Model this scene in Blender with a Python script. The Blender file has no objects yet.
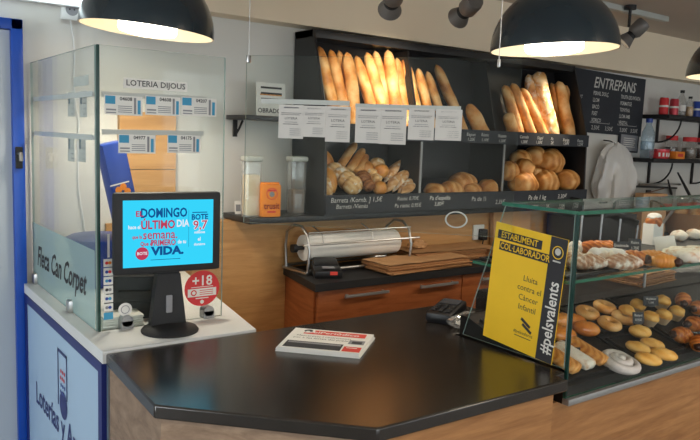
import bpy, bmesh, math, random
from mathutils import Vector, Matrix, Euler, noise
S = bpy.context.scene
COL = S.collection
PI = math.pi
def R(d): return math.radians(d)
random.seed(7)

# ------------------------------------------------------------------ camera
FPX = 704.97
YAW, PIT, ROL = .632000844, .116518196, .0359121
_f = Vector((math.sin(YAW)*math.cos(PIT), math.cos(YAW)*math.cos(PIT), -math.sin(PIT)))
_r = Vector((math.cos(YAW), -math.sin(YAW), 0)); _u = _r.cross(_f)
cr = _r*math.cos(ROL)+_u*math.sin(ROL); cu = -_r*math.sin(ROL)+_u*math.cos(ROL)
EYE = Vector((0, 0, 1.48))
cam = bpy.data.objects.new('camera', bpy.data.cameras.new('camera'))
M = Matrix((cr, cu, -_f)).transposed().to_4x4(); M.translation = EYE
cam.matrix_world = M
cam.data.sensor_width = 36; cam.data.lens = FPX/700*36; cam.data.clip_start = .05
COL.objects.link(cam); S.camera = cam
def ray(px, py): return cr*((px-350)/FPX)-cu*((py-220)/FPX)+_f
def at(px, py, p0, n):                      # the point of a real plane (through p0, normal n) seen at a pixel
    d = ray(px, py); n = Vector(n); return EYE+d*((Vector(p0)-EYE).dot(n)/d.dot(n))
def atX(px, py, v): return at(px, py, (v,0,0), (1,0,0))
def atY(px, py, v): return at(px, py, (0,v,0), (0,1,0))
def atZ(px, py, v): return at(px, py, (0,0,v), (0,0,1))
def atD(px, py, d): return EYE+ray(px, py)*d

# ------------------------------------------------------------------ materials
def s2l(c): return c/12.92 if c <= .04045 else ((c+.055)/1.055)**2.4
def rgb(r, g, b): return (s2l(r/255), s2l(g/255), s2l(b/255), 1)
class NT:
    def __init__(s, name):
        s.m = bpy.data.materials.new(name); s.m.use_nodes = True
        s.t = s.m.node_tree; s.t.nodes.clear(); s.out = s.n('ShaderNodeOutputMaterial')
    def n(s, typ, **kw):
        nd = s.t.nodes.new(typ)
        for k, v in kw.items():
            if k.startswith('i_'): nd.inputs[k[2:].replace('_', ' ')].default_value = v
            else: setattr(nd, k, v)
        return nd
    def l(s, a, b): s.t.links.new(a, b)
def mat(name, col, rough=.5, metal=0, spec=.5, var=.08, nscale=12, bump=0, bscale=60, emit=None, estr=0, trans=0, stretch=(1,1,1), coat=0):
    t = NT(name); p = t.n('ShaderNodeBsdfPrincipled')
    t.l(p.outputs[0], t.out.inputs[0])
    p.inputs['Roughness'].default_value = rough; p.inputs['Metallic'].default_value = metal
    p.inputs['Specular IOR Level'].default_value = spec
    if coat: p.inputs['Coat Weight'].default_value = coat; p.inputs['Coat Roughness'].default_value = .15
    if trans: p.inputs['Transmission Weight'].default_value = trans
    tc = t.n('ShaderNodeTexCoord'); mp = t.n('ShaderNodeMapping'); mp.inputs['Scale'].default_value = stretch
    t.l(tc.outputs['Object'], mp.inputs[0])
    nz = t.n('ShaderNodeTexNoise'); nz.inputs['Scale'].default_value = nscale; nz.inputs['Detail'].default_value = 4
    t.l(mp.outputs[0], nz.inputs['Vector'])
    rp = t.n('ShaderNodeValToRGB')
    rp.color_ramp.elements[0].position = .3; rp.color_ramp.elements[1].position = .7
    rp.color_ramp.elements[0].color = tuple(c*(1-var) for c in col[:3])+(1,)
    rp.color_ramp.elements[1].color = tuple(min(1, c*(1+var)) for c in col[:3])+(1,)
    t.l(nz.outputs[0], rp.inputs[0]); t.l(rp.outputs[0], p.inputs['Base Color'])
    if bump:
        b = t.n('ShaderNodeBump'); b.inputs['Strength'].default_value = bump; b.inputs['Distance'].default_value = .004
        n2 = t.n('ShaderNodeTexNoise'); n2.inputs['Scale'].default_value = bscale; n2.inputs['Detail'].default_value = 5
        t.l(mp.outputs[0], n2.inputs['Vector']); t.l(n2.outputs[0], b.inputs['Height']); t.l(b.outputs[0], p.inputs['Normal'])
    if emit: p.inputs['Emission Color'].default_value = emit; p.inputs['Emission Strength'].default_value = estr
    return t.m
def wood(name, c1, c2, scale=(1,1,1), rough=.45, rings=3.5):
    t = NT(name); p = t.n('ShaderNodeBsdfPrincipled'); t.l(p.outputs[0], t.out.inputs[0]); p.inputs['Roughness'].default_value = rough
    tc = t.n('ShaderNodeTexCoord'); mp = t.n('ShaderNodeMapping'); mp.inputs['Scale'].default_value = scale
    t.l(tc.outputs['Object'], mp.inputs[0])
    n1 = t.n('ShaderNodeTexNoise'); n1.inputs['Scale'].default_value = rings; n1.inputs['Detail'].default_value = 6; n1.inputs['Distortion'].default_value = 1.6
    n2 = t.n('ShaderNodeTexNoise'); n2.inputs['Scale'].default_value = rings*9; n2.inputs['Detail'].default_value = 3
    t.l(mp.outputs[0], n1.inputs['Vector']); t.l(mp.outputs[0], n2.inputs['Vector'])
    mx = t.n('ShaderNodeMath', operation='MULTIPLY_ADD'); mx.inputs[1].default_value = .3
    t.l(n2.outputs[0], mx.inputs[0]); t.l(n1.outputs[0], mx.inputs[2])
    rp = t.n('ShaderNodeValToRGB'); rp.color_ramp.elements[0].position = .42; rp.color_ramp.elements[1].position = .85
    rp.color_ramp.elements[0].color = c1; rp.color_ramp.elements[1].color = c2
    t.l(mx.outputs[0], rp.inputs[0]); t.l(rp.outputs[0], p.inputs['Base Color'])
    return t.m
def bread(name, dark, mid, light, wscale=9, slash=.5, rough=.55, axis='DIAGONAL', flour=0):
    t = NT(name); p = t.n('ShaderNodeBsdfPrincipled'); t.l(p.outputs[0], t.out.inputs[0]); p.inputs['Roughness'].default_value = rough
    tc = t.n('ShaderNodeTexCoord'); oi = t.n('ShaderNodeObjectInfo')
    ad = t.n('ShaderNodeVectorMath', operation='ADD'); t.l(tc.outputs['Object'], ad.inputs[0])
    cb = t.n('ShaderNodeCombineXYZ'); t.l(oi.outputs['Random'], cb.inputs[0]); t.l(oi.outputs['Random'], cb.inputs[2]); t.l(cb.outputs[0], ad.inputs[1])
    w = t.n('ShaderNodeTexWave', bands_direction=axis); w.inputs['Scale'].default_value = wscale; w.inputs['Distortion'].default_value = 2.5; w.inputs['Detail'].default_value = 2
    t.l(ad.outputs[0], w.inputs['Vector'])
    n1 = t.n('ShaderNodeTexNoise'); n1.inputs['Scale'].default_value = 22; n1.inputs['Detail'].default_value = 6; t.l(ad.outputs[0], n1.inputs['Vector'])
    m1 = t.n('ShaderNodeMath', operation='MULTIPLY_ADD'); m1.inputs[1].default_value = slash; t.l(w.outputs['Fac'], m1.inputs[0])
    m2 = t.n('ShaderNodeMath', operation='MULTIPLY'); m2.inputs[1].default_value = 1-slash*.6; t.l(n1.outputs[0], m2.inputs[0]); t.l(m2.outputs[0], m1.inputs[2])
    rp = t.n('ShaderNodeValToRGB'); e = rp.color_ramp.elements; e[0].position = .22; e[0].color = dark; e[1].position = .95; e[1].color = light
    k = e.new(.5); k.color = mid
    t.l(m1.outputs[0], rp.inputs[0])
    last = rp.outputs[0]
    if flour:
        n3 = t.n('ShaderNodeTexNoise'); n3.inputs['Scale'].default_value = 40; n3.inputs['Detail'].default_value = 8; t.l(ad.outputs[0], n3.inputs['Vector'])
        r3 = t.n('ShaderNodeValToRGB'); r3.color_ramp.elements[0].position = .62-flour*.35; r3.color_ramp.elements[1].position = .72-flour*.25; t.l(n3.outputs[0], r3.inputs[0])
        mx = t.n('ShaderNodeMix', data_type='RGBA'); t.l(r3.outputs[0], mx.inputs['Factor']); t.l(last, mx.inputs[6]); mx.inputs[7].default_value = rgb(238,230,215); last = mx.outputs[2]
    t.l(last, p.inputs['Base Color'])
    b = t.n('ShaderNodeBump'); b.inputs['Strength'].default_value = .5; b.inputs['Distance'].default_value = .004; t.l(m1.outputs[0], b.inputs['Height']); t.l(b.outputs[0], p.inputs['Normal'])
    return t.m
def glassmat(name, tint=(1,1,1,1), refl=.045, diff=0, dcol=(.8,.85,.85,1)):
    t = NT(name); tr = t.n('ShaderNodeBsdfTransparent'); tr.inputs[0].default_value = tint
    gl = t.n('ShaderNodeBsdfGlossy'); gl.inputs['Roughness'].default_value = .02
    lw = t.n('ShaderNodeLayerWeight'); lw.inputs['Blend'].default_value = .5
    pw = t.n('ShaderNodeMath', operation='POWER'); pw.inputs[1].default_value = 5; t.l(lw.outputs['Facing'], pw.inputs[0])
    ma = t.n('ShaderNodeMath', operation='MULTIPLY_ADD'); ma.inputs[1].default_value = .8; ma.inputs[2].default_value = refl; t.l(pw.outputs[0], ma.inputs[0])
    mx = t.n('ShaderNodeMixShader'); t.l(ma.outputs[0], mx.inputs[0]); t.l(tr.outputs[0], mx.inputs[1]); t.l(gl.outputs[0], mx.inputs[2])
    last = mx.outputs[0]
    if diff:
        df = t.n('ShaderNodeBsdfDiffuse'); df.inputs[0].default_value = dcol
        m2 = t.n('ShaderNodeMixShader'); m2.inputs[0].default_value = diff; t.l(last, m2.inputs[1]); t.l(df.outputs[0], m2.inputs[2]); last = m2.outputs[0]
    t.l(last, t.out.inputs[0]); return t.m
def glow(name, col, s):
    t = NT(name); e = t.n('ShaderNodeEmission'); e.inputs[0].default_value = col; e.inputs[1].default_value = s; t.l(e.outputs[0], t.out.inputs[0]); return t.m
m = {}
m['wall'] = mat('white_plaster', rgb(214,212,206), .8, var=.02, nscale=3, bump=.05)
m['soffit'] = mat('warm_white_plaster', rgb(240,224,198), .8, var=.02, nscale=3)
m['ceiling'] = mat('ceiling_paint', rgb(205,192,178), .85, var=.02, nscale=3)
m['floor'] = mat('grey_floor_tile', rgb(120,120,120), .5, var=.1, nscale=5)
m['black'] = mat('black_laminate', rgb(27,27,29), .38, var=.12, nscale=8)
m['blackm'] = mat('matt_black', rgb(26,26,28), .6)
m['counter'] = mat('dark_counter_laminate', rgb(33,27,22), .23, spec=1.0, var=.14, nscale=30, bump=.03, bscale=200)
m['white'] = mat('white_laminate', rgb(225,226,225), .4, var=.02)
m['whitep'] = mat('white_plastic', rgb(232,232,230), .4, var=.02)
m['paper'] = mat('white_paper', rgb(232,230,224), .85, var=.03, nscale=30)
m['paper2'] = mat('thin_receipt_paper', rgb(206,202,196), .85, var=.03, nscale=30)
m['dispenser'] = mat('grey_dispenser_metal', rgb(150,148,142), .4)
m['ink'] = mat('dark_ink', rgb(52,52,56), .8)
m['inkg'] = mat('grey_ink', rgb(140,140,144), .8)
m['red'] = mat('red_print', rgb(216,50,54), .55, var=.03)
m['redp'] = mat('newspaper_red', rgb(214,70,60), .8, var=.03)
m['bluep'] = mat('royal_blue_plastic', rgb(28,62,150), .35, var=.05)
m['navy'] = mat('navy_blue_trim', rgb(24,38,110), .4, var=.04)
m['doorblue'] = mat('blue_door_frame', rgb(18,76,178), .35, var=.04)
m['doorpanel'] = mat('pale_door_panel', rgb(178,187,196), .55, var=.03, nscale=2)
m['lotto'] = mat('pale_blue_lottery_panel', rgb(178,206,232), .35, var=.03, nscale=2)
m['cyan'] = mat('cyan_print', rgb(60,150,190), .6, var=.03)
m['maroon'] = mat('maroon_print', rgb(140,34,22), .7)
m['yellow'] = mat('yellow_poster_paper', rgb(246,200,40), .6, var=.03)
m['orange'] = mat('orange_paper_bag', rgb(236,138,44), .7, var=.06)
m['steel'] = mat('brushed_steel', rgb(190,190,190), .3, 1, var=.05)
m['satin'] = mat('satin_grey_metal', rgb(160,160,160), .4, .6, var=.05)
m['railm'] = mat('grey_plastic_rail', rgb(185,188,182), .4, var=.03)
m['teal'] = mat('dark_teal_lamp_paint', rgb(30,44,52), .25, var=.05, coat=.4)
m['lining'] = mat('white_lamp_lining', rgb(226,212,184), .5, var=.02)
m['kraft'] = mat('kraft_paper', rgb(196,150,104), .8, var=.07, nscale=20, bump=.1)
m['kraftd'] = mat('kraft_paper_edges', rgb(160,112,70), .85, var=.25, nscale=60, stretch=(1,1,12))
m['tray'] = mat('black_tray', rgb(22,20,19), .4, spec=.3, var=.1)
m['chalk'] = mat('chalk_writing', rgb(205,205,200), .9)
m['slate'] = mat('slate_board', rgb(40,44,52), .7, var=.12, nscale=10)
m['oak'] = wood('oak_laminate', rgb(160,112,64), rgb(206,160,102), (1.2,1.2,9), .45)
m['oakh'] = wood('oak_laminate_flat', rgb(178,130,78), rgb(204,156,100), (1.0,4,9), .45, 2.5)
m['oakb'] = wood('oak_counter_front', rgb(138,92,52), rgb(178,128,80), (1.0,4,9), .45, 2.5)
m['oakg'] = wood('cool_lit_oak_front', rgb(122,98,78), rgb(160,134,110), (1.0,4,9), .5, 2.5)  # greyer copy of the oak front, with cool light put into its colour
m['cherry'] = wood('cherry_drawer_front', rgb(134,70,34), rgb(168,98,54), (1,1,10), .4)
m['bag'] = glassmat('plastic_bag_film', (.97,.97,.97,1), .10, .55, (.95,.93,.9,1))
m['glass'] = glassmat('clear_glass', (.96,.985,.975,1), .022, .006, (.6,.68,.66,1))
m['caseglass'] = glassmat('case_glass', (.97,.985,.98,1), .02, .003)
m['shelfglass'] = glassmat('shelf_glass', (.9,.95,.93,1), .05, .02)
m['edge'] = mat('green_glass_edge', rgb(52,120,96), .15, var=.1, trans=.25)
m['edged'] = mat('dark_glass_edge', rgb(28,60,54), .15, var=.1)
m['edgel'] = mat('pale_glass_edge', rgb(150,172,166), .2, var=.1)
m['frost'] = glassmat('frosted_film', (.72,.85,.84,1), .03, .55, (.42,.58,.58,1))
m['clearp'] = glassmat('clear_plastic', (.93,.93,.92,1), .06, .16, (.75,.74,.72,1))
m['water'] = glassmat('water_bottle_plastic', (.8,.88,.93,1), .08, .15, (.55,.68,.78,1))
m['jarglass'] = glassmat('jar_glass', (.9,.88,.86,1), .08, .06)
m['flour'] = mat('pale_flour', rgb(226,208,172), .9, var=.04)
m['cocoa'] = mat('dark_seed_mix', rgb(120,104,90), .9, var=.3, nscale=80)
m['b_bag'] = bread('baguette_crust', rgb(160,90,36), rgb(216,150,78), rgb(246,214,158), 4.5, .26)
m['b_pale'] = bread('floury_crust', rgb(176,112,52), rgb(220,170,104), rgb(242,214,168), 9, .35, flour=.3)
m['b_loaf'] = bread('round_loaf_crust', rgb(158,92,38), rgb(204,138,68), rgb(238,196,132), 9, .3, axis='X')
m['b_roll'] = bread('bread_roll_crust', rgb(190,128,62), rgb(224,176,112), rgb(244,214,164), 20, .3, flour=.25)
m['b_star'] = bread('pointed_roll_crust', rgb(170,116,64), rgb(214,164,108), rgb(240,210,166), 14, .15, flour=.25)
m['b_nut'] = bread('brown_seeded_crust', rgb(86,46,20), rgb(140,84,42), rgb(190,134,80), 24, .3)
m['b_orange'] = bread('egg_glazed_bread', rgb(176,100,34), rgb(210,140,62), rgb(232,178,100), 6, .12, .4)
m['donut'] = bread('glazed_doughnut', rgb(206,130,56), rgb(230,168,92), rgb(246,212,156), 6, .2, .18)
m['bun'] = bread('glazed_bun', rgb(178,90,28), rgb(214,130,52), rgb(232,166,92), 6, .2, .16)
m['croi'] = bread('croissant_pastry', rgb(130,58,18), rgb(188,102,38), rgb(226,152,76), 26, .35, .3)
m['sugar'] = bread('sugar_dusted_pastry', rgb(158,96,48), rgb(206,156,104), rgb(236,216,190), 30, .25, .7, flour=.9)
m['sugarl'] = bread('lightly_dusted_pastry', rgb(122,72,42), rgb(170,122,86), rgb(214,186,160), 30, .25, .7, flour=.4)
m['icing'] = mat('icing_sugar', rgb(236,232,226), .8, var=.05, nscale=30)
m['cake'] = bread('sponge_cake', rgb(206,136,48), rgb(232,176,84), rgb(244,206,130), 12, .25, .6)
m['strip'] = bread('puff_pastry_strip', rgb(178,100,34), rgb(220,148,66), rgb(240,190,116), 30, .3, .5)
m['choc'] = mat('dark_chocolate', rgb(58,30,18), .35)
m['case'] = mat('waxed_paper_case', rgb(196,170,136), .6, var=.1)
# ------------------------------------------------------------------ mesh helpers
_tmpc = {}
class MB:
    def __init__(s): s.bm = bmesh.new(); s.mats = []
    def mi(s, mt):
        if isinstance(mt, str): mt = m[mt]
        if mt not in s.mats: s.mats.append(mt)
        return s.mats.index(mt)
    def add(s, vs, fs, mt, X=None, mts=None):
        bv = [s.bm.verts.new(X @ Vector(v) if X else Vector(v)) for v in vs]
        i0 = s.mi(mt)
        for k, f in enumerate(fs):
            try: fc = s.bm.faces.new([bv[i] for i in f])
            except ValueError: continue
            fc.material_index = s.mi(mts[k]) if mts and mts[k] else i0
            fc.smooth = True
        return s
    def box(s, c, size, mt, rot=(0,0,0), bev=0, edge=None, flat=None, X=None):
        # edge: material for the sides except those facing axis `flat` (glass panes)
        b = bmesh.new(); bmesh.ops.create_cube(b, size=1)
        for v in b.verts: v.co = Vector((v.co.x*size[0], v.co.y*size[1], v.co.z*size[2]))
        if bev: bmesh.ops.bevel(b, geom=b.edges[:], offset=bev, segments=2, affect='EDGES', profile=.6)
        b.verts.index_update(); b.normal_update()
        Y = Matrix.Translation(c) @ Euler(rot).to_matrix().to_4x4()
        if X: Y = X @ Y
        mts = None
        if edge: mts = [None if abs(f.normal[flat]) > .9 else edge for f in b.faces]
        s.add([v.co for v in b.verts], [[v.index for v in f.verts] for f in b.faces], mt, Y, mts); b.free(); return s
    def tube(s, pts, r, mt, seg=8, cap=True, X=None, sq=(1,1)):
        pts = [Vector(p) for p in pts]; n = len(pts); rs = r if isinstance(r, (list, tuple)) else [r]*n
        vs = []; fs = []; up = None
        for i, p in enumerate(pts):
            t = (pts[min(i+1, n-1)]-pts[max(i-1, 0)]).normalized()
            if up is None: up = t.orthogonal().normalized()
            a = (up-t*up.dot(t)); a = a.normalized() if a.length > 1e-6 else t.orthogonal().normalized(); up = a; b = t.cross(a)
            for k in range(seg):
                th = 2*PI*k/seg; vs.append(p+a*(rs[i]*math.cos(th)*sq[0])+b*(rs[i]*math.sin(th)*sq[1]))
        for i in range(n-1):
            for k in range(seg):
                fs.append((i*seg+k, i*seg+(k+1) % seg, (i+1)*seg+(k+1) % seg, (i+1)*seg+k))
        if cap: fs.append(tuple(reversed(range(seg)))); fs.append(tuple(range((n-1)*seg, n*seg)))
        return s.add(vs, fs, mt, X)
    def lathe(s, prof, mt, seg=32, X=None, mts=None):
        vs = []; fs = []; fm = []; n = len(prof)
        for (r, z) in prof:
            for k in range(seg): th = 2*PI*k/seg; vs.append((r*math.cos(th), r*math.sin(th), z))
        for i in range(n-1):
            for k in range(seg):
                fs.append((i*seg+k, i*seg+(k+1) % seg, (i+1)*seg+(k+1) % seg, (i+1)*seg+k)); fm.append(mts[i] if mts else None)
        if prof[0][0] > 1e-4: fs.append(tuple(reversed(range(seg)))); fm.append(None)
        if prof[-1][0] > 1e-4: fs.append(tuple(range((n-1)*seg, n*seg))); fm.append(None)
        return s.add(vs, fs, mt, X, fm)
    def shell(s, prof, mt, seg=40, X=None, mts=None):   # closed profile ring, no caps
        prof = list(prof)+[prof[0]]
        vs = []; fs = []; fm = []; n = len(prof)-1
        for (r, z) in prof[:-1]:
            for k in range(seg): th = 2*PI*k/seg; vs.append((r*math.cos(th), r*math.sin(th), z))
        for i in range(n):
            j = (i+1) % n
            for k in range(seg):
                fs.append((i*seg+k, i*seg+(k+1) % seg, j*seg+(k+1) % seg, j*seg+k)); fm.append(mts[i] if mts else None)
        return s.add(vs, fs, mt, X, fm)
    def prism(s, poly, z0, z1, mt, X=None, side=None):
        n = len(poly); vs = [(x, y, z0) for x, y in poly]+[(x, y, z1) for x, y in poly]
        fs = [tuple(reversed(range(n))), tuple(range(n, 2*n))]+[(i, (i+1) % n, n+(i+1) % n, n+i) for i in range(n)]
        return s.add(vs, fs, mt, X, [None, None]+[side]*n)
    def blob(s, rad, mt, fn=None, X=None, nu=20, nv=12):
        vs = [(0, 0, -rad[2])]; fs = []
        for j in range(1, nv):
            ph = PI*j/nv-PI/2
            for k in range(nu):
                th = 2*PI*k/nu; d = Vector((math.cos(ph)*math.cos(th), math.cos(ph)*math.sin(th), math.sin(ph)))
                q = fn(d) if fn else 1.0
                vs.append((d.x*rad[0]*q, d.y*rad[1]*q, d.z*rad[2]*q))
        vs.append((0, 0, rad[2]*(fn(Vector((0,0,1))) if fn else 1)))
        for k in range(nu): fs.append((0, 1+(k+1) % nu, 1+k))
        for j in range(nv-2):
            for k in range(nu): a = 1+j*nu; b = a+nu; fs.append((a+k, a+(k+1) % nu, b+(k+1) % nu, b+k))
        a = 1+(nv-2)*nu; L = len(vs)-1
        for k in range(nu): fs.append((a+k, a+(k+1) % nu, L))
        return s.add(vs, fs, mt, X)
    def torus(s, R0, r, mt, X=None, nu=28, nv=14, zs=1, fn=None, arc=None):
        vs = []; fs = []
        for i in range(nu):
            th = 2*PI*i/nu
            for j in range(nv):
                ph = 2*PI*j/nv; q = fn(th, ph) if fn else 1
                rr = R0+r*q*math.cos(ph); vs.append((rr*math.cos(th), rr*math.sin(th), r*q*zs*math.sin(ph)))
        for i in range(nu):
            for j in range(nv): fs.append((i*nv+j, ((i+1) % nu)*nv+j, ((i+1) % nu)*nv+(j+1) % nv, i*nv+(j+1) % nv))
        return s.add(vs, fs, mt, X)
    def text(s, body, size, mt, X, align='CENTER', off=.0006, shear=0, sx=1, bold=0, space=1):
        # lettering in the local x-z plane, facing -y; a hair proud of the sheet
        key = (body, align, shear, bold, space)
        if key not in _tmpc:
            c = bpy.data.curves.new('t', 'FONT'); c.body = body; c.align_x = align; c.align_y = 'CENTER'; c.size = 1; c.shear = shear; c.offset = bold; c.resolution_u = 2; c.space_character = space
            o = bpy.data.objects.new('t', c); COL.objects.link(o)
            me = o.to_mesh(); _tmpc[key] = ([v.co.copy() for v in me.vertices], [tuple(p.vertices) for p in me.polygons])
            o.to_mesh_clear(); bpy.data.objects.remove(o); bpy.data.curves.remove(c)
        vs, fs = _tmpc[key]
        return s.add([(v.x*size*sx, -off, v.y*size) for v in vs], fs, mt, X)
    def rect(s, x0, z0, x1, z1, mt, X=None, off=.0004):
        return s.add([(x0,-off,z0), (x1,-off,z0), (x1,-off,z1), (x0,-off,z1)], [(0,1,2,3)], mt, X)
    def disc(s, x, z, r, mt, X=None, off=.0004, seg=28, r0=0):
        if r0:
            vs = [(x+q*math.cos(2*PI*k/seg), -off, z+q*math.sin(2*PI*k/seg)) for q in (r0, r) for k in range(seg)]
            return s.add(vs, [(k, (k+1) % seg, seg+(k+1) % seg, seg+k) for k in range(seg)], mt, X)
        return s.add([(x+r*math.cos(2*PI*k/seg), -off, z+r*math.sin(2*PI*k/seg)) for k in range(seg)], [tuple(range(seg))], mt, X)
    def build(s, name, parent=None, loc=None, rot=None, label=None, cat=None, group=None, kind=None, ang=38):
        s.bm.normal_update()
        me = bpy.data.meshes.new(name); s.bm.to_mesh(me); s.bm.free()
        for x in s.mats: me.materials.append(x)
        me.set_sharp_from_angle(angle=R(ang))
        o = bpy.data.objects.new(name, me); COL.objects.link(o)
        if parent: o.parent = parent
        if loc is not None: o.location = loc
        if rot is not None: o.rotation_euler = rot
        tag(o, label, cat, group, kind); return o
def tag(o, label=None, cat=None, group=None, kind=None):
    if label: o['label'] = label
    if cat: o['category'] = cat
    if group: o['group'] = group
    if kind: o['kind'] = kind
def thing(name, label, cat, loc=(0,0,0), rot=(0,0,0), group=None):
    o = bpy.data.objects.new(name, None); o.empty_display_size = .05; COL.objects.link(o)
    o.location = loc; o.rotation_euler = rot; tag(o, label, cat, group); return o
def kids(o): return [c for c in bpy.data.objects if c.parent == o]
def dup(o, loc=None, rot=None, label=None, parent=None, scale=None):
    c = o.copy(); COL.objects.link(c)
    if parent: c.parent = parent
    for k in kids(o): dup(k, parent=c)
    if loc is not None: c.location = loc
    if rot is not None: c.rotation_euler = rot
    if scale: c.scale = scale
    if label: c['label'] = label
    return c
def origin_at(o, p):                         # move a mesh's origin to p (mesh built in world coordinates)
    p = Vector(p); o.data.transform(Matrix.Translation(-p)); o.location = p; return o
def struct(name, mb, label=None, parent=None, **k): return mb.build(name, parent, label=label, kind=None if parent else 'structure', **k)
def noisefn(seed, amp, fr):
    off = Vector((seed*3.1, seed*1.7, seed*.9))
    return lambda d: 1+amp*noise.noise(d*fr+off)
# ------------------------------------------------------------------ the room
CEIL = 2.21; WY = 2.70
def slab(name, x0, y0, z0, x1, y1, z1, mt, **k):
    return struct(name, MB().box(((x0+x1)/2, (y0+y1)/2, (z0+z1)/2), (x1-x0, y1-y0, z1-z0), mt), **k)
slab('floor', -2.2, -2.6, -.1, 6.6, 2.85, 0, 'floor')
slab('ceiling', -2.2, -2.6, CEIL, 6.6, 2.85, CEIL+.1, 'ceiling')
slab('wall_back', -2.2, WY, 0, 6.6, 2.85, CEIL, 'wall')
slab('wall_right', 6.5, -2.6, 0, 6.6, WY, CEIL, 'wall')
b = MB()                                     # left wall with an unseen opening added to bring in side light
b.box((-2.25, 2.17, 1.105), (.1, 1.06, 2.21), 'wall').box((-2.25, -1.05, 1.105), (.1, 3.1, 2.21), 'wall').box((-2.25, 1.07, 2.13), (.1, 1.14, .16), 'wall').box((-2.25, 1.07, .1), (.1, 1.14, .2), 'wall')
struct('wall_left', b)
b = MB().box((-2.25, 1.07, 1.125), (.012, 1.14, 1.85), 'caseglass'); struct('added_side_window', b)  # pane of the opening added for side light
b = MB()                                     # shop front wall with its big window opening, behind the camera
b.box((2.2, -2.65, .3), (8.8, .1, .6), 'wall'); b.box((2.2, -2.65, 2.13), (8.8, .1, .16), 'wall')
for x in (-1.9, 2.2, 6.3): b.box((x, -2.65, 1.32), (.6, .1, 1.45), 'wall')
struct('wall_front', b)
b = MB().box((.15, -2.65, 1.33), (3.5, .012, 1.45), 'caseglass'); struct('window_1', b)
b = MB().box((4.25, -2.65, 1.33), (3.5, .012, 1.45), 'caseglass'); struct('window_2', b)
slab('trim_1', .9, 2.60, 1.945, 6.5, WY, CEIL, 'soffit')                      # dropped soffit above the bread cabinet
# oak wall panelling: low along the wall and a taller panel behind the lottery desk
b = MB().box((3.05, 2.6445, .561), (3.84, .089, 1.122), 'oakh').box((.975, 2.691, .561), (.31, .015, 1.122), 'oakh'); struct('trim_2', b)
b = MB(); zz = .0
for k in range(7):
    h = .2214; b.box((.98, 2.686, zz+h/2), (.222, .026, h-.003), 'oakh'); zz += h
struct('trim_3', b)
# blue door at far left
b = MB()
for (x0, z0, x1, z1) in ((.495, 0, .533, 1.838), (-.5, 1.802, .533, 1.838), (-.5, 0, -.46, 1.845)):
    b.box(((x0+x1)/2, 2.675, (z0+z1)/2), (x1-x0, .05, z1-z0), 'doorblue', bev=.003)
d = struct('door_1', b)
MB().box((.018, 2.685, .9), (.956, .025, 1.8), 'doorpanel').build('door_panel', d)
b = MB().box((.512, 2.643, 1.37), (.022, .014, .075), 'blackm', bev=.003).tube([(.512,2.64,1.385), (.512,2.612,1.385), (.512,2.608,1.36)], .007, 'steel')
b.build('door_handle', d)

# fluorescent batten high on the wall, left
t = thing('batten_light', 'white fluorescent batten light above the blue-framed door at top left', 'light', (.56, 2.66, 1.93))
MB().box((0, .022, 0), (.62, .035, .05), 'white', bev=.006).build('housing', t)
m['tubeglow'] = glow('fluorescent_tube', (.82,.97,1,1), 3)
MB().tube([(-.29,-.018,-.01), (.29,-.018,-.01)], .013, 'tubeglow', 12).build('tube', t, label='glowing white tube')
# socket with white cable
t = thing('wall_socket', 'white socket with round outlet high on the wall left of the left lamp', 'socket', (.704, 2.70, 1.898))
MB().box((0, -.007, 0), (.075, .014, .075), 'white', bev=.006).build('plate', t)
X = Matrix.Translation((0, -.014, 0))
MB().disc(0, 0, .022, 'inkg', X).disc(-.008, 0, .003, 'ink', X, .001).disc(.008, 0, .003, 'ink', X, .001).build('outlet', t, label='round grey outlet well')
pp = [(.70, 2.692, 1.86)]
for k in range(1, 15):
    z = 1.86-.06*k; pp.append((.70+.006*math.sin(k*1.1)-(.012 if k > 6 else 0)+.004*k, 2.692, z))
pp += [(.80, 2.67, .99)]
origin_at(MB().tube(pp, .0024, 'white', 6).build('power_cable', label='thin white cable running down the wall from the socket', cat='cable'), (.704,2.692,1.86))

# ------------------------------------------------------------------ lottery desk
WZ = .925
t = thing('lottery_desk', 'lottery desk with pale blue front, navy edging and white worktop', 'desk', (.75, 2.1, 0))
def loc_(p): return Matrix.Translation(-Vector(p))
L = loc_((.75, 2.1, 0))
MB().prism([(.522,1.741), (.955,1.741), (1.12,2.665), (.522,2.665)], WZ-.032, WZ, 'white', L).build('worktop', t, label='white worktop')
MB().prism([(.538,1.76), (.94,1.76), (1.09,2.66), (.538,2.66)], .0, WZ-.032, 'white', L).build('body', t)
b = MB()
b.box((.534, 2.205, .445), (.012, .90, .88), 'lotto', X=L)
p = b.build('front_panel', t, label='pale blue panel with a lottery logo and lettering')
b = MB()
for (y0, z0, y1, z1) in ((1.752,.005,1.782,.89), (2.63,.005,2.66,.89), (1.782,.862,2.63,.89), (1.782,.005,2.63,.035)):
    b.box((.5285, (y0+y1)/2, (z0+z1)/2), (.013, y1-y0, z1-z0), 'navy', X=L)
b.build('edging', t, label='navy blue edging')
X = L @ Matrix.Translation((.5278, 2.16, .61)) @ Matrix.Rotation(-PI/2, 4, 'Z')
b = MB()
b.text('Loterías y Apuestas', .105, 'navy', X @ Matrix.Translation((.02, 0, -.04)), off=.001, bold=.02, sx=.9)
b.text('del Estado', .105, 'navy', X @ Matrix.Translation((.06, 0, -.165)), off=.001, bold=.02, sx=.9)
for (x0,z0,x1,z1) in ((-.055,.02,-.045,.20), (.045,.06,.055,.20), (-.055,.19,.055,.20)): b.rect(x0, z0, x1, z1, 'navy', X, .001)
b.disc(.01, .035, .043, 'navy', X, .0011)
for i in range(4):
    for k in range(3): b.disc(-.02+.02*k+.006*(i%2), .07+.022*i, .0065, 'red' if i > 1 else 'bluep', X, .0012, 10)
b.build('lettering', p, label='navy lettering and logo')

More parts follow.
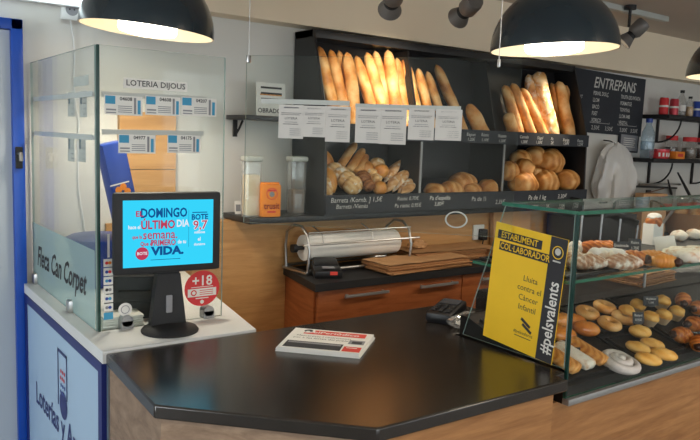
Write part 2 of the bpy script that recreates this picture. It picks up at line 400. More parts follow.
# side pane (along Y at X=.55) and front pane (along X at Y=1.86)
PT = 1.699
t = thing('glass_screen', 'glass side screen with a frosted lower band on the white lottery desk', 'glass screen', (.565, 2.308, WZ), (0,0,-PI/2))
MB().box((.0, 0, (PT-WZ)/2), (.754, .008, PT-WZ), 'glass', edge='edgel', flat=1).build('pane', t)
fz = .215
f = MB().add([(-.376,-.0052,.002), (.376,-.0052,.002), (.376,-.0052,fz+.01), (-.376,-.0052,fz)], [(0,1,2,3)], 'frost').build('frosted_film', t, label='frosted band with black script lettering')
X = Matrix.Translation((-.01, -.0056, .108)) @ Matrix.Rotation(R(-1), 4, 'Y')
MB().text('Fleca Can Corpet', .098, 'ink', X, shear=.35, bold=.02, sx=.84).build('lettering', f)
for y in (-.33, .13):
    MB().box((y, -.002, .018), (.035, .032, .04), 'steel', bev=.008).build('clamp', t)
for z, x0, x1 in ((.648, -.37, .33), (.530, -.37, .33)):
    MB().box(((x0+x1)/2, .008, z), (x1-x0, .008, .015), 'whitep').build('ticket_rail', t)
MB().box((.22, .0055, .686), (.15, .002, .028), 'paper').build('name_strip', t)
t2 = thing('glass_screen', 'glass front screen with clipped lottery tickets behind the cyan monitor', 'glass screen', (.7515, 1.929, WZ)); t2.scale = (1.035,1,1)
MB().box((.003, 0, (PT-WZ)/2), (.352, .008, PT-WZ), 'glass', edge='edgel', flat=1).build('pane', t2)
MB().box((-.1768, -.002, (PT-WZ)/2), (.006, .012, PT-WZ), 'edged').build('corner_edge', t2, label='dark green corner edge')
for z, x0, x1, dz in ((.648, -.168, .118, .004), (.549, -.168, .112, .002)):
    MB().box(((x0+x1)/2, -.008, z), (x1-x0, .008, .014), 'railm', rot=(0, R(-1), 0)).build('ticket_rail', t2)
b = MB().box((-.024, -.0055, .680), (.176, .002, .027), 'paper'); b.text('LOTERIA DIJOUS', .022, 'ink', Matrix.Translation((-.024,-.0065,.680)), bold=.01)
b.build('name_strip', t2, label='white strip reading LOTERIA DIJOUS')
for x in (-.105, .133):
    b = MB(); b.prism([(-.016,-.016), (.016,-.016), (.016,.016), (-.016,.016)], 0, .022, 'satin', Matrix.Translation((x,0,0)))
    b.lathe([(.016,-.016), (.016,.016)], 'satin', 20, Matrix.Translation((x,0,.022)) @ Matrix.Rotation(PI/2, 4, 'X')); b.build('clamp', t2)
X = Matrix.Translation((.115, -.0045, .092))
b = MB().disc(0, 0, .054, 'red', X, .0006)
b.rect(-.044, -.024, .044, .000, 'paper', X, .001).text('+18', .042, 'paper', X @ Matrix.Translation((0,0,.022)), bold=.02, off=.001, sx=.95)
b.rect(-.034,.0035,.034,.0055,'paper',X,.001)
b.disc(-.026,-.012,.009,'red',X,.0014).disc(-.026,-.012,.0055,'paper',X,.0018)
for i in range(3): b.rect(-.008,-.007-.006*i,.034,-.005-.006*i,'red',X,.0014)
b.rect(-.02,-.031,.02,-.028,'paper',X,.001).disc(0,-.041,.006,'paper',X,.001,12)
b.build('age_sticker', t2, label='round red and white +18 sticker')
b = MB()
cols = [('red','orange'), ('bluep','red'), ('cyan','bluep'), ('ink','inkg'), ('bluep','cyan'), ('inkg','bluep')]
for i in range(6):
    z = .190-.025*i; Xs = Matrix.Translation((-.153, -.0045, z)); b.rect(-.0125,-.011,.0125,.011,'paper',Xs,.0006)
    b.disc(-.004, 0, .0045, cols[i][0], Xs, .001, 12).disc(.004, 0, .0045, cols[i][1], Xs, .0012, 12)
b.rect(-.1655,.031,-.1405,.051,'cyan',Matrix.Translation((0,-.0045,0)),.0006)
b.rect(-.155,.205,-.149,.27,'paper',Matrix.Translation((0,-.0045,0)),.0006)
b.build('card_stickers', t2, label='column of small payment card stickers')
X = Matrix.Translation((-.108,-.0045,.042)); MB().disc(0,.012,.019,'paper',X,.0006).disc(0,.012,.012,'inkg',X,.0009,20,.010).build('round_sticker', t2, label='small round white sticker')

def ticket(b, w, h, num, X):
    b.box((0, 0, 0), (w, .0008, h), 'paper', X=X)
    b.rect(-w*.48, h*.05, -w*.22, h*.46, 'cyan', X, .001)
    b.text(num, h*.26, 'ink', X @ Matrix.Translation((w*.06, 0, h*.33)), off=.001, bold=.02)
    for i in range(4): b.rect(-w*.15, -h*(.02+.1*i), w*.22, -h*(.06+.1*i), 'inkg', X, .001)
    b.rect(w*.27, -h*.42, w*.33, h*.42, 'inkg', X, .001); b.rect(w*.37, -h*.42, w*.45, h*.30, 'cyan', X, .001)
    b.rect(-w*.46,-h*.42,-w*.2,-h*.36,'inkg',X,.001); b.rect(-w*.46,-h*.28,-w*.2,-h*.2,'inkg',X,.001)
TK = [('04608', 104, 142, 105.5, 'left'), ('04608', 145, 180, 106, 'middle'), ('04207', 181, 216, 107, 'right')]
for num, x0, x1, yc, w in TK:
    a, c = atY(x0, yc, 1.917), atY(x1, yc, 1.917); b = MB(); ticket(b, c.x-a.x, .052, num, Matrix())
    b.build('lottery_ticket', None, ((a.x+c.x)/2, 1.914, (a.z+c.z)/2), label='lottery ticket in the upper row on the front glass screen, %s one of three' % w, cat='ticket', group='lottery tickets on the front screen')
for num, x0, x1, yc, w in [('04977', 118, 155, 144, 'left'), ('04175', 167, 200, 144, 'right')]:
    a, c = atY(x0, yc, 1.917), atY(x1, yc, 1.917); b = MB(); ticket(b, c.x-a.x, .051, num, Matrix())
    b.build('lottery_ticket', None, ((a.x+c.x)/2, 1.914, (a.z+c.z)/2), label='lottery ticket in the lower row on the front glass screen, %s one of two' % w, cat='ticket', group='lottery tickets on the front screen')
for (px, py, row, w) in ((71, 104, 'upper', 'left'), (83, 104, 'upper', 'right'), (71, 149, 'lower', 'left'), (82, 149, 'lower', 'right')):
    a = atX(px, py, .578); b = MB()
    b.box((0,0,0), (.075, .0008, .075), 'paper'); b.rect(-.03,.0,-.01,.03,'cyan')
    for k in range(4): b.rect(-.0,-.03+.015*k,.03,-.026+.015*k,'inkg')
    b.build('lottery_ticket', None, (.5785, a.y, a.z), (0,0,-PI/2), label='lottery ticket on the glass side screen, %s one in the %s row' % (w, row), cat='ticket', group='lottery tickets on the side screen')

# monitor
t = thing('monitor', 'black monitor showing a cyan lottery advert on the white lottery desk', 'monitor', (.738, 1.842, WZ), (0,0,R(-5)))
base = MB().lathe([(.0,0), (.078,0), (.079,.004), (.074,.010), (.05,.016), (.0,.02)], 'blackm', 36).build('base', t)
MB().prism([(-.05,.012), (.05,.012), (.032,.16), (-.032,.16)], -.012, .02, 'blackm', Matrix.Translation((0,.03,0)) @ Matrix.Rotation(PI/2,4,'X')).box((0,.03,.14), (.064,.03,.12), 'blackm', bev=.004).box((0,.008,.075), (.018,.004,.05), 'inkg', bev=.003).build('neck', t)
Xs = Matrix.Translation((-.006, -.008, .278)) @ Matrix.Scale(1.03, 4)
bz = MB().box((0, .012, 0), (.288, .026, .216), 'blackm', bev=.009, X=Xs).box((0,.035,0), (.2,.03,.15), 'blackm', bev=.012, X=Xs).build('bezel', t)
m['scr'] = glow('screen_cyan', rgb(52,200,236), .95); m['scr_b'] = glow('screen_blue', rgb(24,86,150), .75); m['scr_r'] = glow('screen_red', rgb(196,62,92), .75); m['scr_w'] = glow('screen_white', rgb(222,226,236), .9)
b = MB().rect(-.121,-.088,.121,.088,'scr',Xs,.0015)
def st(s, x, z, size, mt, sx=1, bold=.03, off=.0022): b.text(s, size, mt, Xs @ Matrix.Translation((x,0,z)), bold=bold, off=off, sx=sx)
st('DOMINGO', -.014, .053, .034, 'scr_b', .74); st('EL', -.079, .052, .02, 'scr_r', 1)
st('ÚLTIMO', -.03, .022, .031, 'scr_r', .8); st('DIA', .036, .024, .026, 'scr_w', .8)
st('hace el', -.092, .018, .014, 'scr_w', .8); st('semana.', -.024, -.004, .034, 'scr_r', .85, .012)
st('que la', -.085, -.008, .013, 'scr_r', .8); st('Que el', -.06, -.027, .015, 'scr_r', .8); st('PRIMERO', -.016, -.026, .022, 'scr_r', .75); st('de tu', .034, -.025, .014, 'scr_w', .8)
st('VIDA.', -.004, -.048, .030, 'scr_b', 1.15, .05)
b.disc(-.072, -.052, .017, 'scr_r', Xs, .0022); st('BOTE', -.072, -.052, .011, 'scr_w', 1, .02, .003)
b.rect(.052,-.04,.0528,.06,'scr_b',Xs,.0022)
st('BOTE', .083, .040, .021, 'scr_b', .9); st('9,7', .084, .018, .033, 'scr_w', 1, .05); st('9,7', .084, .018, .033, 'scr_r', 1, .01, .003); st('millones', .083, -.001, .010, 'scr_w', .9); st('el', .082, -.02, .014, 'scr_w', .9); st('domingo', .083, -.034, .010, 'scr_w', .9)
b.rect(.062,.052,.104,.0545,'scr_b',Xs,.0022); b.rect(-.05,-.071,.03,-.0695,'scr_b',Xs,.0022)
b.build('screen', bz, label='cyan screen with a lottery advert')

# black lottery terminal, pads and blue things behind the glass
t = thing('lottery_terminal', 'black lottery terminal behind the glass at lower left of the monitor', 'terminal', (.725, 2.09, WZ), (0,0,R(-20)))
MB().prism([(-.085,-.08), (.085,-.08), (.085,.085), (-.085,.085)], 0, .05, 'blackm').prism([(-.07,-.075), (.06,-.075), (.075,.08), (-.08,.08)], .05, .125, 'black').box((0,.02,.13), (.14,.11,.05), 'black', rot=(R(16),0,0), bev=.018).build('body', t)
MB().box((0,-.083,.075), (.09,.012,.02), 'blackm', rot=(R(10),0,0), bev=.002).build('paper_slot', t)
t = thing('paper_pad', 'stack of white paper slips at the glass corner of the lottery desk', 'paper pad', (.645, 1.985, WZ), (0,0,R(-3)))
b = MB()
for k in range(4): b.box((random.uniform(-.002,.002), random.uniform(-.002,.002), .004+.0075*k), (.115+random.uniform(-.004,.004), .085, .0066), 'paper', bev=.001)
b.build('sheets', t)
p = atY(120, 196, 2.2)
t = thing('advert_stand', 'blue leaning advert display with an orange flower behind the front glass screen', 'display', (.86, 2.42, WZ+.012), (0,R(-13),R(8)))
MB().box((0,0,.255), (.08,.06,.51), 'bluep', bev=.006).build('box', t)
X = Matrix.Translation((-.005,-.031,.34)); b = MB()
for k in range(5): b.disc(.017*math.cos(k*1.257), .02*math.sin(k*1.257), .012, 'orange', X, .0006+.0002*k, 14)
b.rect(-.04,.03,.03,.034,'paper',X); b.build('flower_print', t, label='orange flower print')
MB().box((.006,-.033,.16), (.07,.006,.2), 'inkg', bev=.002).build('leaflet_pocket', t, label='grey leaflet pocket')
t = thing('storage_tub', 'royal blue plastic tub seen through the glass side screen', 'tub', (.74, 2.52, WZ))
MB().shell([(.075,.002), (.098,.16), (.108,.16), (.108,.17), (.092,.17), (.07,.008)], 'bluep', 32).lathe([(0,.002), (.074,.004)], 'bluep', 32).build('body', t)
MB().lathe([(.0,.186), (.09,.182), (.11,.172), (.11,.168), (.0,.168)][::-1], 'bluep', 32).build('lid', t)
# ------------------------------------------------------------------ dark service counter
CZ = .92
t = thing('service_counter', 'dark topped oak service counter with cut-off corner, holding the newspaper', 'counter', (1.0, 1.35, 0))
L = Matrix.Translation((-1.0, -1.35, 0))
top = [(.529,1.738), (.509,1.353), (.833,1.020), (1.407,1.007), (1.4071,1.046), (1.445,1.046), (1.445,1.44), (1.735,1.44), (1.735,1.73)]
b = MB().prism(top, CZ-.03, CZ, 'counter', L); o = b.build('worktop', t, label='near black worktop')
bv = o.modifiers.new('bevel', 'BEVEL'); bv.width = .004; bv.segments = 2; bv.limit_method = 'ANGLE'
b = MB().prism([(.548,1.72), (.535,1.372), (.848,1.045), (1.39,1.035), (1.42,1.08), (1.42,1.45), (1.70,1.45), (1.70,1.70)], 0, CZ-.03, 'oakb', L, 'oakb'); b.build('body', t, label='oak laminate front')
X = L @ Matrix.Translation(((.535+.848)/2, (1.372+1.045)/2, .445)) @ Matrix.Rotation(math.atan2(1.045-1.372,.848-.535),4,'Z')
MB().box((0,-.004,0), (.452,.010,.888), 'oakg', X=X).build('corner_panel', t, label='oak panel under the cut-off corner, tinted grey for cool light')
MB().box((.538, 1.546, .445), (.010,.345,.888), 'oakg', X=L).build('corner_panel', t, label='oak end panel, tinted grey for cool light')
# newspaper
t = thing('newspaper', 'folded newspaper with red masthead lying on the dark counter', 'newspaper', (1.057, 1.526, CZ), (0,0,R(-46.5)))
b = MB()
for k in range(5):
    w = .238-.002*k; dx = random.uniform(-.002,.002)
    b.prism([(-w/2+dx,-.094), (w/2+dx-.014,-.094), (w/2+dx-.003,.094), (-w/2+dx,.097)], .0005+.0026*k, .0028+.0026*k, 'paper')
pg = b.build('pages', t)
F = Matrix.Translation((0,0,.0132)) @ Matrix.Diagonal((.9,.93,1,1)) @ Matrix.Rotation(-PI/2, 4, 'X')      # lying sheet: local z of the print runs away from the reader
b = MB()
b.rect(-.088,.048,.105,.09,'redp',F,.0005); b.text('elPeriódico', .032, 'paper', F @ Matrix.Translation((.012,0,.068)), off=.0008, bold=.015)
b.disc(-.078,.078,.021,'paper',F,.0008); b.disc(-.078,.078,.014,'ink',F,.001,20); b.disc(-.078,.07,.007,'paper',F,.0012,14)
b.text('Mascaretes i restriccions', .017, 'ink', F @ Matrix.Translation((-.018,0,.026)), off=.0006); b.text('per a les festes del poble', .017, 'ink', F @ Matrix.Translation((-.022,0,.005)), off=.0006)
b.rect(-.115,-.092,.055,-.03,'ink',F,.0005); b.rect(-.11,-.05,.05,-.036,'inkg',F,.0007)
b.rect(.06,-.092,.112,-.045,'redp',F,.0005); b.rect(.068,-.06,.1,-.055,'paper',F,.0008)
b.rect(.065,-.02,.112,.02,'inkg',F,.0005); b.rect(.075,-.015,.105,.008,'ink',F,.0007)
b.build('print', pg, label='red masthead and black photograph')
# card terminal and foil packet right of the counter
c = atZ(458, 317, CZ+.02)
t = thing('card_terminal', 'black card terminal lying on the dark counter left of the yellow poster', 'card terminal', (1.555, 1.585, CZ), (0,0,R(-62)))
MB().box((0,0,.022), (.085,.17,.034), 'black', rot=(R(5),0,0), bev=.012).build('body', t)
b = MB()
for i in range(4):
    for k in range(3): b.box((-.024+.024*k, -.062+.018*i, .0375+.0015*i), (.016,.011,.004), 'blackm', bev=.0015)
b.build('keypad', t); MB().box((0,.045,.0435), (.06,.05,.003), 'slate', rot=(R(5),0,0)).build('display', t)
t = thing('wrapped_packet', 'crumpled clear plastic packet beside the card terminal on the dark counter', 'packet', (1.535, 1.475, CZ))
n_ = noisefn(3, .7, 3.2)
MB().blob((.062,.034,.02), 'clearp', n_, Matrix.Translation((0,0,.021)), 18, 10).build('wrapper', t)
MB().blob((.04,.02,.012), 'paper', noisefn(5,.3,2), Matrix.Translation((0,0,.014)), 14, 8).build('contents', t, label='white contents')

# ------------------------------------------------------------------ hanging glass screen with receipts
HA = math.atan2(-.53, .51)
hx = Vector((math.cos(HA), math.sin(HA), 0)); hn = Vector((math.sin(HA), -math.cos(HA), 0))   # along the pane, towards the customers
H0 = Vector((.93, 1.78, 0)); HL = .742
def onpane(px, py, out=0): return at(px, py, H0+hn*out, hn)
t = thing('hanging_glass_screen', 'clear glass screen hung on thin wires above the dark counter', 'glass screen', H0+hx*(HL/2)+Vector((0,0,1.23)), (0,0,HA))
MB().box((0,0,.2325), (HL,.006,.465), 'glass', edge='edgel', flat=1).build('pane', t)
for px, py in ((249,54), (499,60)):
    q = onpane(px, py); u = (q-H0).dot(hx)-HL/2
    MB().tube([(u,0,.455), (u,0,CEIL-1.232)], .0013, 'steel', 6).box((u,0,.455), (.008,.016,.02), 'steel', bev=.002).build('wire', t)
for a, c, yz in ((262,350,101), (356,461,108)):
    p0, p1 = onpane(a, 100.3 if a < 300 else 105.3), onpane(c, 104.3 if a < 300 else 109.8)
    u0, u1 = (p0-H0).dot(hx)-HL/2, (p1-H0).dot(hx)-HL/2; z = (p0.z+p1.z)/2-1.23
    MB().box(((u0+u1)/2, -.0065, z), (u1-u0, .006, .013), 'railm').build('receipt_rail', t)
RC = [(279,303,105,138.5), (303,325,106,137), (326,349.5,106.5,142), (356,380,107.5,143), (380,405.5,108,144.3), (409,433.5,108.5,140), (436,461,109.5,140.5)]
ordn = ['first', 'second', 'third', 'fourth', 'fifth', 'sixth', 'seventh', 'eighth', 'ninth', 'tenth', 'eleventh', 'twelfth']
for i, (x0, x1, y0, y1) in enumerate(RC):
    of = .0102 + .0012*(i % 2)
    a, c = onpane(x0, y0, of), onpane(x1, y1, of); w = (c-a).dot(hx); h = a.z-onpane(x0, y1, of).z
    b = MB().box((0,0,0), (w,.0008,h), 'paper2')
    b.rect(-w*.3,h*.40,w*.3,h*.44,'inkg').rect(-w*.4,h*.25,w*.4,h*.27,'inkg').rect(-w*.4,h*.2,w*.35,h*.22,'inkg')
    b.text('Nº %d' % (i+1) if 0 else 'LOTERIA', h*.1, 'ink', Matrix.Translation((0,0,h*.10)))
    b.rect(-w*.25,-h*.02,w*.25,0,'inkg').rect(-w*.32,-h*.08,w*.3,-h*.06,'ink')
    for k in range(4): b.rect(-w*.05,-h*(.2+.06*k),w*.4,-h*(.22+.06*k),'inkg')
    mid = (a+c)/2
    b.build('lottery_receipt', None, mid, (0,0,HA), label='white lottery slip clipped to the hanging glass screen, %s from the left' % ordn[i], cat='slip', group='lottery slips on the hanging screen')
q = onpane(456, 224)
u = (q-H0).dot(hx)-HL/2
b = MB().lathe([(.026,-.004), (.03,-.004), (.03,.004), (.026,.004)], 'railm', 28, Matrix.Translation((u,-.001,q.z-1.23)) @ Matrix.Rotation(PI/2,4,'X'))
o = MB().shell([(.026,-.004), (.030,-.004), (.030,.004), (.026,.004)], 'railm', 28, Matrix.Translation((u,-.003,q.z-1.23+.012)) @ Matrix.Rotation(PI/2,4,'X') @ Matrix.Scale(.75,4,(0,1,0))).build('ring', t, label='pale ring on the glass')
b.bm.free()

# ------------------------------------------------------------------ back counter with drawers
t = thing('back_counter', 'back counter with cherry wood drawers and black worktop', 'counter', (2.6, 2.48, 0))
L = Matrix.Translation((-2.6,-2.48,0))
MB().prism([(1.483,2.236), (4.9,2.236), (4.9,2.597), (1.553,2.597)], .879, .91, 'blackm', L).build('worktop', t, label='black worktop')
MB().prism([(1.502,2.275), (4.88,2.275), (4.88,2.595), (1.563,2.595)], 0, .879, 'cherry', L).build('body', t)
for x0, x1 in ((1.512,2.298), (2.304,3.09), (3.096,3.88), (3.886,4.87)):
    d = MB().box(((x0+x1)/2, 2.265, .732), (x1-x0, .018, .286), 'cherry', bev=.002, X=L).build('drawer', t)
    for hx0 in ([1.626,2.028] if x0 < 2 else [x0+.11, x0+.51]):
        b = MB().box((hx0+.113, 2.235, .846), (.226,.010,.012), 'satin', bev=.003, X=L)
        for q_ in (.02,.206): b.box((hx0+q_, 2.247, .846), (.01,.022,.01), 'satin', X=L)
        b.build('handle', d, label='brushed metal handle')
    MB().box(((x0+x1)/2, 2.265, .285), (x1-x0, .018, .56), 'cherry', bev=.002, X=L).build('door', t)
# paper roll on wire dispenser
BZ = .91
t = thing('roll_dispenser', 'chrome wire wrapping paper dispenser on the back counter', 'dispenser', (1.83, 2.492, BZ))
for x in (-.275, .275):
    b = MB(); b.tube([(x,-.085,.006), (x,-.095,.10), (x,-.075,.165), (x,-.03,.195), (x,.03,.195), (x,.085,.16), (x,.095,.10), (x,.085,.006)], .006, 'steel', 10)
    b.box((x,0,.006), (.03,.19,.01), 'steel', bev=.002)
    b.build('end_frame', t)
MB().tube([(-.30,-.088,.125), (.33,-.088,.125)], .005, 'steel', 8).tube([(-.275,-.085,.175),(.275,-.085,.175)], .0035, 'steel', 8).tube([(-.2,-.088,.125),(-.2,-.075,.165),(-.2,-.0,.19)], .003, 'steel', 6).tube([(.06,-.088,.125),(.06,-.075,.165),(.06,0,.19)], .003, 'steel', 6).build('tear_bar', t)
MB().tube([(-.27,-.085,.016), (.27,-.085,.016)], .006, 'steel', 8).tube([(-.27,.085,.016), (.27,.085,.016)], .006, 'steel', 8).build('base_bar', t)
MB().tube([(-.295,0,.1), (.295,0,.1)], .009, 'blackm', 12).lathe([(0,0),(.018,0),(.018,.02),(0,.02)], 'blackm', 16, Matrix.Translation((-.300,0,.1)) @ Matrix.Rotation(PI/2,4,'Y')).build('spindle', t)
pr = MB().shell([(.011,-.245), (.055,-.245), (.055,.25), (.011,.25)], 'paper', 36, Matrix.Rotation(PI/2,4,'Y')).build('paper_roll', None, (1.83, 2.492, BZ+.1), label='thick roll of white wrapping paper on the wire dispenser', cat='paper roll')
# black label printer / scale in front of it
t = thing('credit_reader', 'small black handheld payment reader in front of the paper roll', 'card reader', (1.625, 2.375, BZ), (0,0,R(-25)))
MB().box((0,0,.022), (.12,.15,.04), 'black', rot=(R(8),0,0), bev=.014).box((0,.03,.046), (.10,.08,.02), 'black', rot=(R(14),0,0), bev=.007).build('body', t)
MB().box((0,-.055,.043), (.05,.022,.003), 'inkg', rot=(R(8),0,0)).box((.02,-.0775,.022), (.03,.003,.014), 'redp').build('keys', t, label='grey keys and red tag')
# kraft bags
def bag_stack(name, c, size, rz, n, label, mtop='kraft'):
    b = MB(); w, d = size
    for k in range(n):
        ox, oy = random.uniform(-.012,.012), random.uniform(-.008,.008); z0 = .0005+.0042*k; z1 = z0+.0036
        b.prism([(-w/2+ox,-d/2+oy), (w/2+ox,-d/2+oy), (w/2+ox,-.0+oy), (w/2+ox,d/2+oy), (-w/2+ox+.01,d/2+oy)], z0, z1, mtop, Matrix.Rotation(R(random.uniform(-2,2)),4,'Z'), 'kraftd')
    zt = .0042*n+.001
    nv = [(-w/2+w*i/8, -d/2+d*j/4, zt+.006*noise.noise(Vector((i*.7,j*.9,w*9)))+.004) for j in range(5) for i in range(9)]
    b.add(nv, [(j*9+i, j*9+i+1, j*9+i+10, j*9+i+9) for j in range(4) for i in range(8)], 'kraft')
    return b.build(name, None, c, (0,0,rz), label=label, cat='paper bags', group='stacks of brown paper bags', ang=25)
bag_stack('paper_bags', (2.10, 2.345, BZ), (.50,.19), R(3), 9, 'flat stack of brown paper bags nearest the back counter edge, beside the paper roll')
bag_stack('paper_bags', (2.40, 2.485, BZ), (.52,.19), R(-2), 11, 'brown paper bags with crumpled ends at the back of the worktop')
bag_stack('paper_bags', (2.80, 2.36, BZ), (.42,.19), R(6), 10, 'brown paper bags stacked behind the yellow poster on the back counter')
b = MB()
for k in range(7):
    a = R(random.uniform(0,360)); b.add([(.05*math.cos(a)*q+.012*math.sin(k*2+j), .03*math.sin(a)*q, .006+.010*q+.012*random.random()) for q in (0,.5,1) for j in (0,1)], [(0,1,3,2),(2,3,5,4)], 'kraftd')
b.blob((.055,.03,.018),'kraft',noisefn(8,.8,3),Matrix.Translation((0,0,.019)),16,9)
b.build('twisted_bag', None, (2.235,2.50,BZ+.053), label='twisted brown paper bag end lying on the rear paper bags', cat='paper bag')
# socket and charger on the oak wall
t = thing('wall_socket', 'white wall socket with black charger above the back counter', 'socket', (2.745, 2.599, 1.005))
MB().box((0,-.006,0), (.08,.012,.08), 'white', bev=.004).build('plate', t)
t = thing('charger', 'black plug charger with hanging black cable in the lower wall socket', 'charger', (2.757, 2.587, 1.0))
MB().box((0,-.018,-.005), (.04,.034,.06), 'blackm', bev=.006).build('plug', t)
MB().tube([(0,-.022,-.035), (-.005,-.022,-.055), (-.02,-.025,-.068), (-.05,-.03,-.074)], .0035, 'blackm', 8).build('cable', t)
# wall shelves at left
def bracket(b, x, y, z, s=.07):
    b.box((x, y-.004, z-s/2), (.018,.008,s), 'blackm').tube([(x,y-.01,z-s*.9), (x,y-s*.6,z-s*.5), (x,y-s,z-.004)], .005, 'blackm', 6)
t = thing('wall_shelf', 'short black wall shelf holding a paper sign, left of the bread', 'shelf', (1.475, 2.60, 1.545))
MB().box((0,0,.0), (.32,.18,.018), 'black', bev=.002).build('board', t); b = MB(); bracket(b,-.12,.09,-.009); b.build('bracket', t); b = MB(); bracket(b,.12,.09,-.009); b.build('bracket', t)
t = thing('wall_shelf', 'long black wall board under the bread cabinet and the storage canisters', 'shelf', (2.36, 2.575, 1.137))
MB().box((0,0,0), (2.10,.235,.024), 'black', bev=.002).build('board', t)
MB().box((0,.108,-.016), (2.08,.018,.008), 'blackm').build('support_rail', t)
# paper sign on the upper shelf
a, c = atY(259,81,2.56), atY(287,118,2.56); w = c.x-a.x; h = a.z-1.556
b = MB().box((0,0,h/2), (w,.004,h), 'paper'); X = Matrix.Translation((0,-.002,0))
b.text('OBRADOR', h*.19, 'ink', X @ Matrix.Translation((0,0,h*.16)), bold=.02)
for k in range(3): b.rect(-w*.35,h*(.82-.17*k),w*.38,h*(.88-.17*k),'ink',X)
b.rect(-w*.38,h*.62,w*.38,h*.66,'strip',X).rect(-w*.3,h*.46,w*.36,h*.5,'strip',X)
b.build('paper_sign', None, ((a.x+c.x)/2, 2.575, 1.5545), (R(-4),0,0), label='paper sign reading OBRADOR on the short wall shelf', cat='sign')
# canisters and flour bag
SZ = 1.149
def canister(px, y, fill, fh, label):
    x = atY(px, 200, y).x; t = thing('storage_canister', label, 'canister', (x, y, SZ), (0,0,R(-6)))
    MB().prism([(sx*.034*cx+(0), sy*.034*cy) for sx,sy,cx,cy in ((-1,-1,1,.7),(-1,-1,.7,1),(1,-1,.7,1),(1,-1,1,.7),(1,1,1,.7),(1,1,.7,1),(-1,1,.7,1),(-1,1,1,.7))], 0, .222, 'clearp').build('jar', t)
    MB().box((0,0,.003+fh/2), (.058,.058,fh), fill, bev=.01).build('contents', t)
    MB().box((0,0,.233), (.074,.074,.022), 'railm', bev=.008).build('lid', t)
    return t
canister(251, 2.53, 'flour', .165, 'clear storage canister filled with pale flour on the wall board')
canister(296, 2.56, 'cocoa', .10, 'clear storage canister with dark contents right of the orange bag')
x = atY(270.5, 210, 2.48).x
t = thing('flour_bag', 'orange paper flour bag between the two storage canisters', 'flour bag', (x, 2.49, SZ), (0,0,R(-8)))
MB().box((0,0,.066), (.082,.05,.132), 'orange', bev=.008).box((0,0,.134), (.078,.02,.012), 'orange', bev=.004).build('bag', t)
X = Matrix.Translation((0,-.0255,0)); b = MB().text('trusit', .036, 'maroon', X @ Matrix.Translation((0,0,.045)), bold=.02, sx=.85)
b.disc(0,.095,.024,'redp',X,.0006,20,.021).disc(0,.093,.011,'inkg',X,.0006).rect(-.02,.105,.02,.112,'red',X); b.rect(-.018,.018,.018,.026,'redp',X); b.build('print', t, label='red printed emblem')
x = atY(239, 205, 2.60).x
MB().box((0,0,.028), (.028,.002,.055), 'paper').rect(-.01,.012,.01,.04,'inkg',Matrix.Translation((0,-.001,0))).build('price_card', None, (x,2.605,SZ), (R(-8),0,R(-10)), label='tiny white card standing left of the flour canister', cat='card')
# ------------------------------------------------------------------ bread cabinet
CX0, CX1 = 1.635, 3.40
t = cab = thing('bread_cabinet', 'large black wall cabinet of slanted bread bays with chalked price strips', 'bread cabinet', (2.5, 2.69, 1.15))
L = Matrix.Translation((-2.5,-2.69,-1.15))
YZ = lambda x0: L @ Matrix(((0,0,1,x0),(1,0,0,0),(0,1,0,0),(0,0,0,1)))     # prism profile (y,z) extruded along x
side = [(2.685,1.15), (2.418,1.15), (2.43,1.54), (2.545,1.925), (2.685,1.925)]
for x in (CX0, CX1-.012): MB().prism(side, 0, .012, 'black', YZ(x)).build('side_panel', t)
MB().box(((CX0+CX1)/2, 2.682, 1.5375), (CX1-CX0-.04, .012, .775), 'black', X=L).build('back_panel', t)
MB().box(((CX0+CX1)/2, 2.6135, 1.909), (CX1-CX0, .139, .032), 'black', X=L, bev=.002).build('top_panel', t)
b = MB().box(((CX0+CX1)/2, 2.56, 1.162), (CX1-CX0-.044, .25, .02), 'black', X=L); b.build('bottom_panel', t)
b = MB().prism([(2.43,1.476), (2.68,1.50), (2.68,1.515), (2.43,1.50)], 0, CX1-CX0-.044, 'black', YZ(CX0+.022)); b.build('bay_floor', t)
b = MB().prism([(2.43,1.19), (2.68,1.275), (2.68,1.287), (2.43,1.202)], 0, CX1-CX0-.044, 'black', YZ(CX0+.022)); b.build('bay_floor', t)
b = MB().prism([(2.605,1.51), (2.676,1.89), (2.668,1.89), (2.597,1.51)], 0, CX1-CX0-.044, 'black', YZ(CX0+.022)); b.build('slanted_back', t)
for x in (2.168, 2.69):
    d = MB().prism([(2.665,1.50), (2.455,1.50), (2.56,1.89), (2.665,1.89)], 0, .012, 'black', YZ(x)).build('upper_divider', t)
for x in (2.168, 2.725):
    d = MB().prism([(2.67,1.20), (2.436,1.20), (2.436,1.474), (2.67,1.474)], 0, .010, 'black', YZ(x)).build('lower_divider', t)
    MB().box((x+.005, 2.434, 1.355), (.011,.006,.235), 'satin', X=L).build('edge_strip', d, label='pale metal edge')
b = MB().prism([(2.436,1.545), (2.434,1.545), (2.545,1.885), (2.55,1.885)], 0, .007, 'satin', YZ(CX0+.0125)); b.build('edge_strip', t, label='pale strip imitating the lit front edge of the left upper bay')  # pale strip put where light catches the black panel's front edge
def chalk(b, s, px, py, Y, size, **k):
    p = atY(px, py, Y); b.text(s, size, 'chalk', L @ Matrix.Translation(p), shear=.15, off=.0008, **k)
b = MB().box(((CX0+CX1)/2, 2.426, 1.506), (CX1-CX0, .014, .064), 'slate', X=L)
for px, py, s in ((471,134.5,'Baguet'), (485,135,'Rústic'), (502,136,'Xapata'), (524,137,'Cereals'), (540,138,'Sègol'), (552,139,'Pa'), (566,140,'Espiga'), (580,141,'Flauta')): chalk(b, s, px, py, 2.419, .022)
for px, py, s in ((471,139.5,'1,20€'), (485,140,'1,10€'), (502,141,'1,30€'), (524,142,'1,30€'), (539,142.5,'1,50€'), (552,143,'2€'), (566,143.5,'1,60€'), (580,144.5,'1,25€')): chalk(b, s, px, py, 2.419, .022)
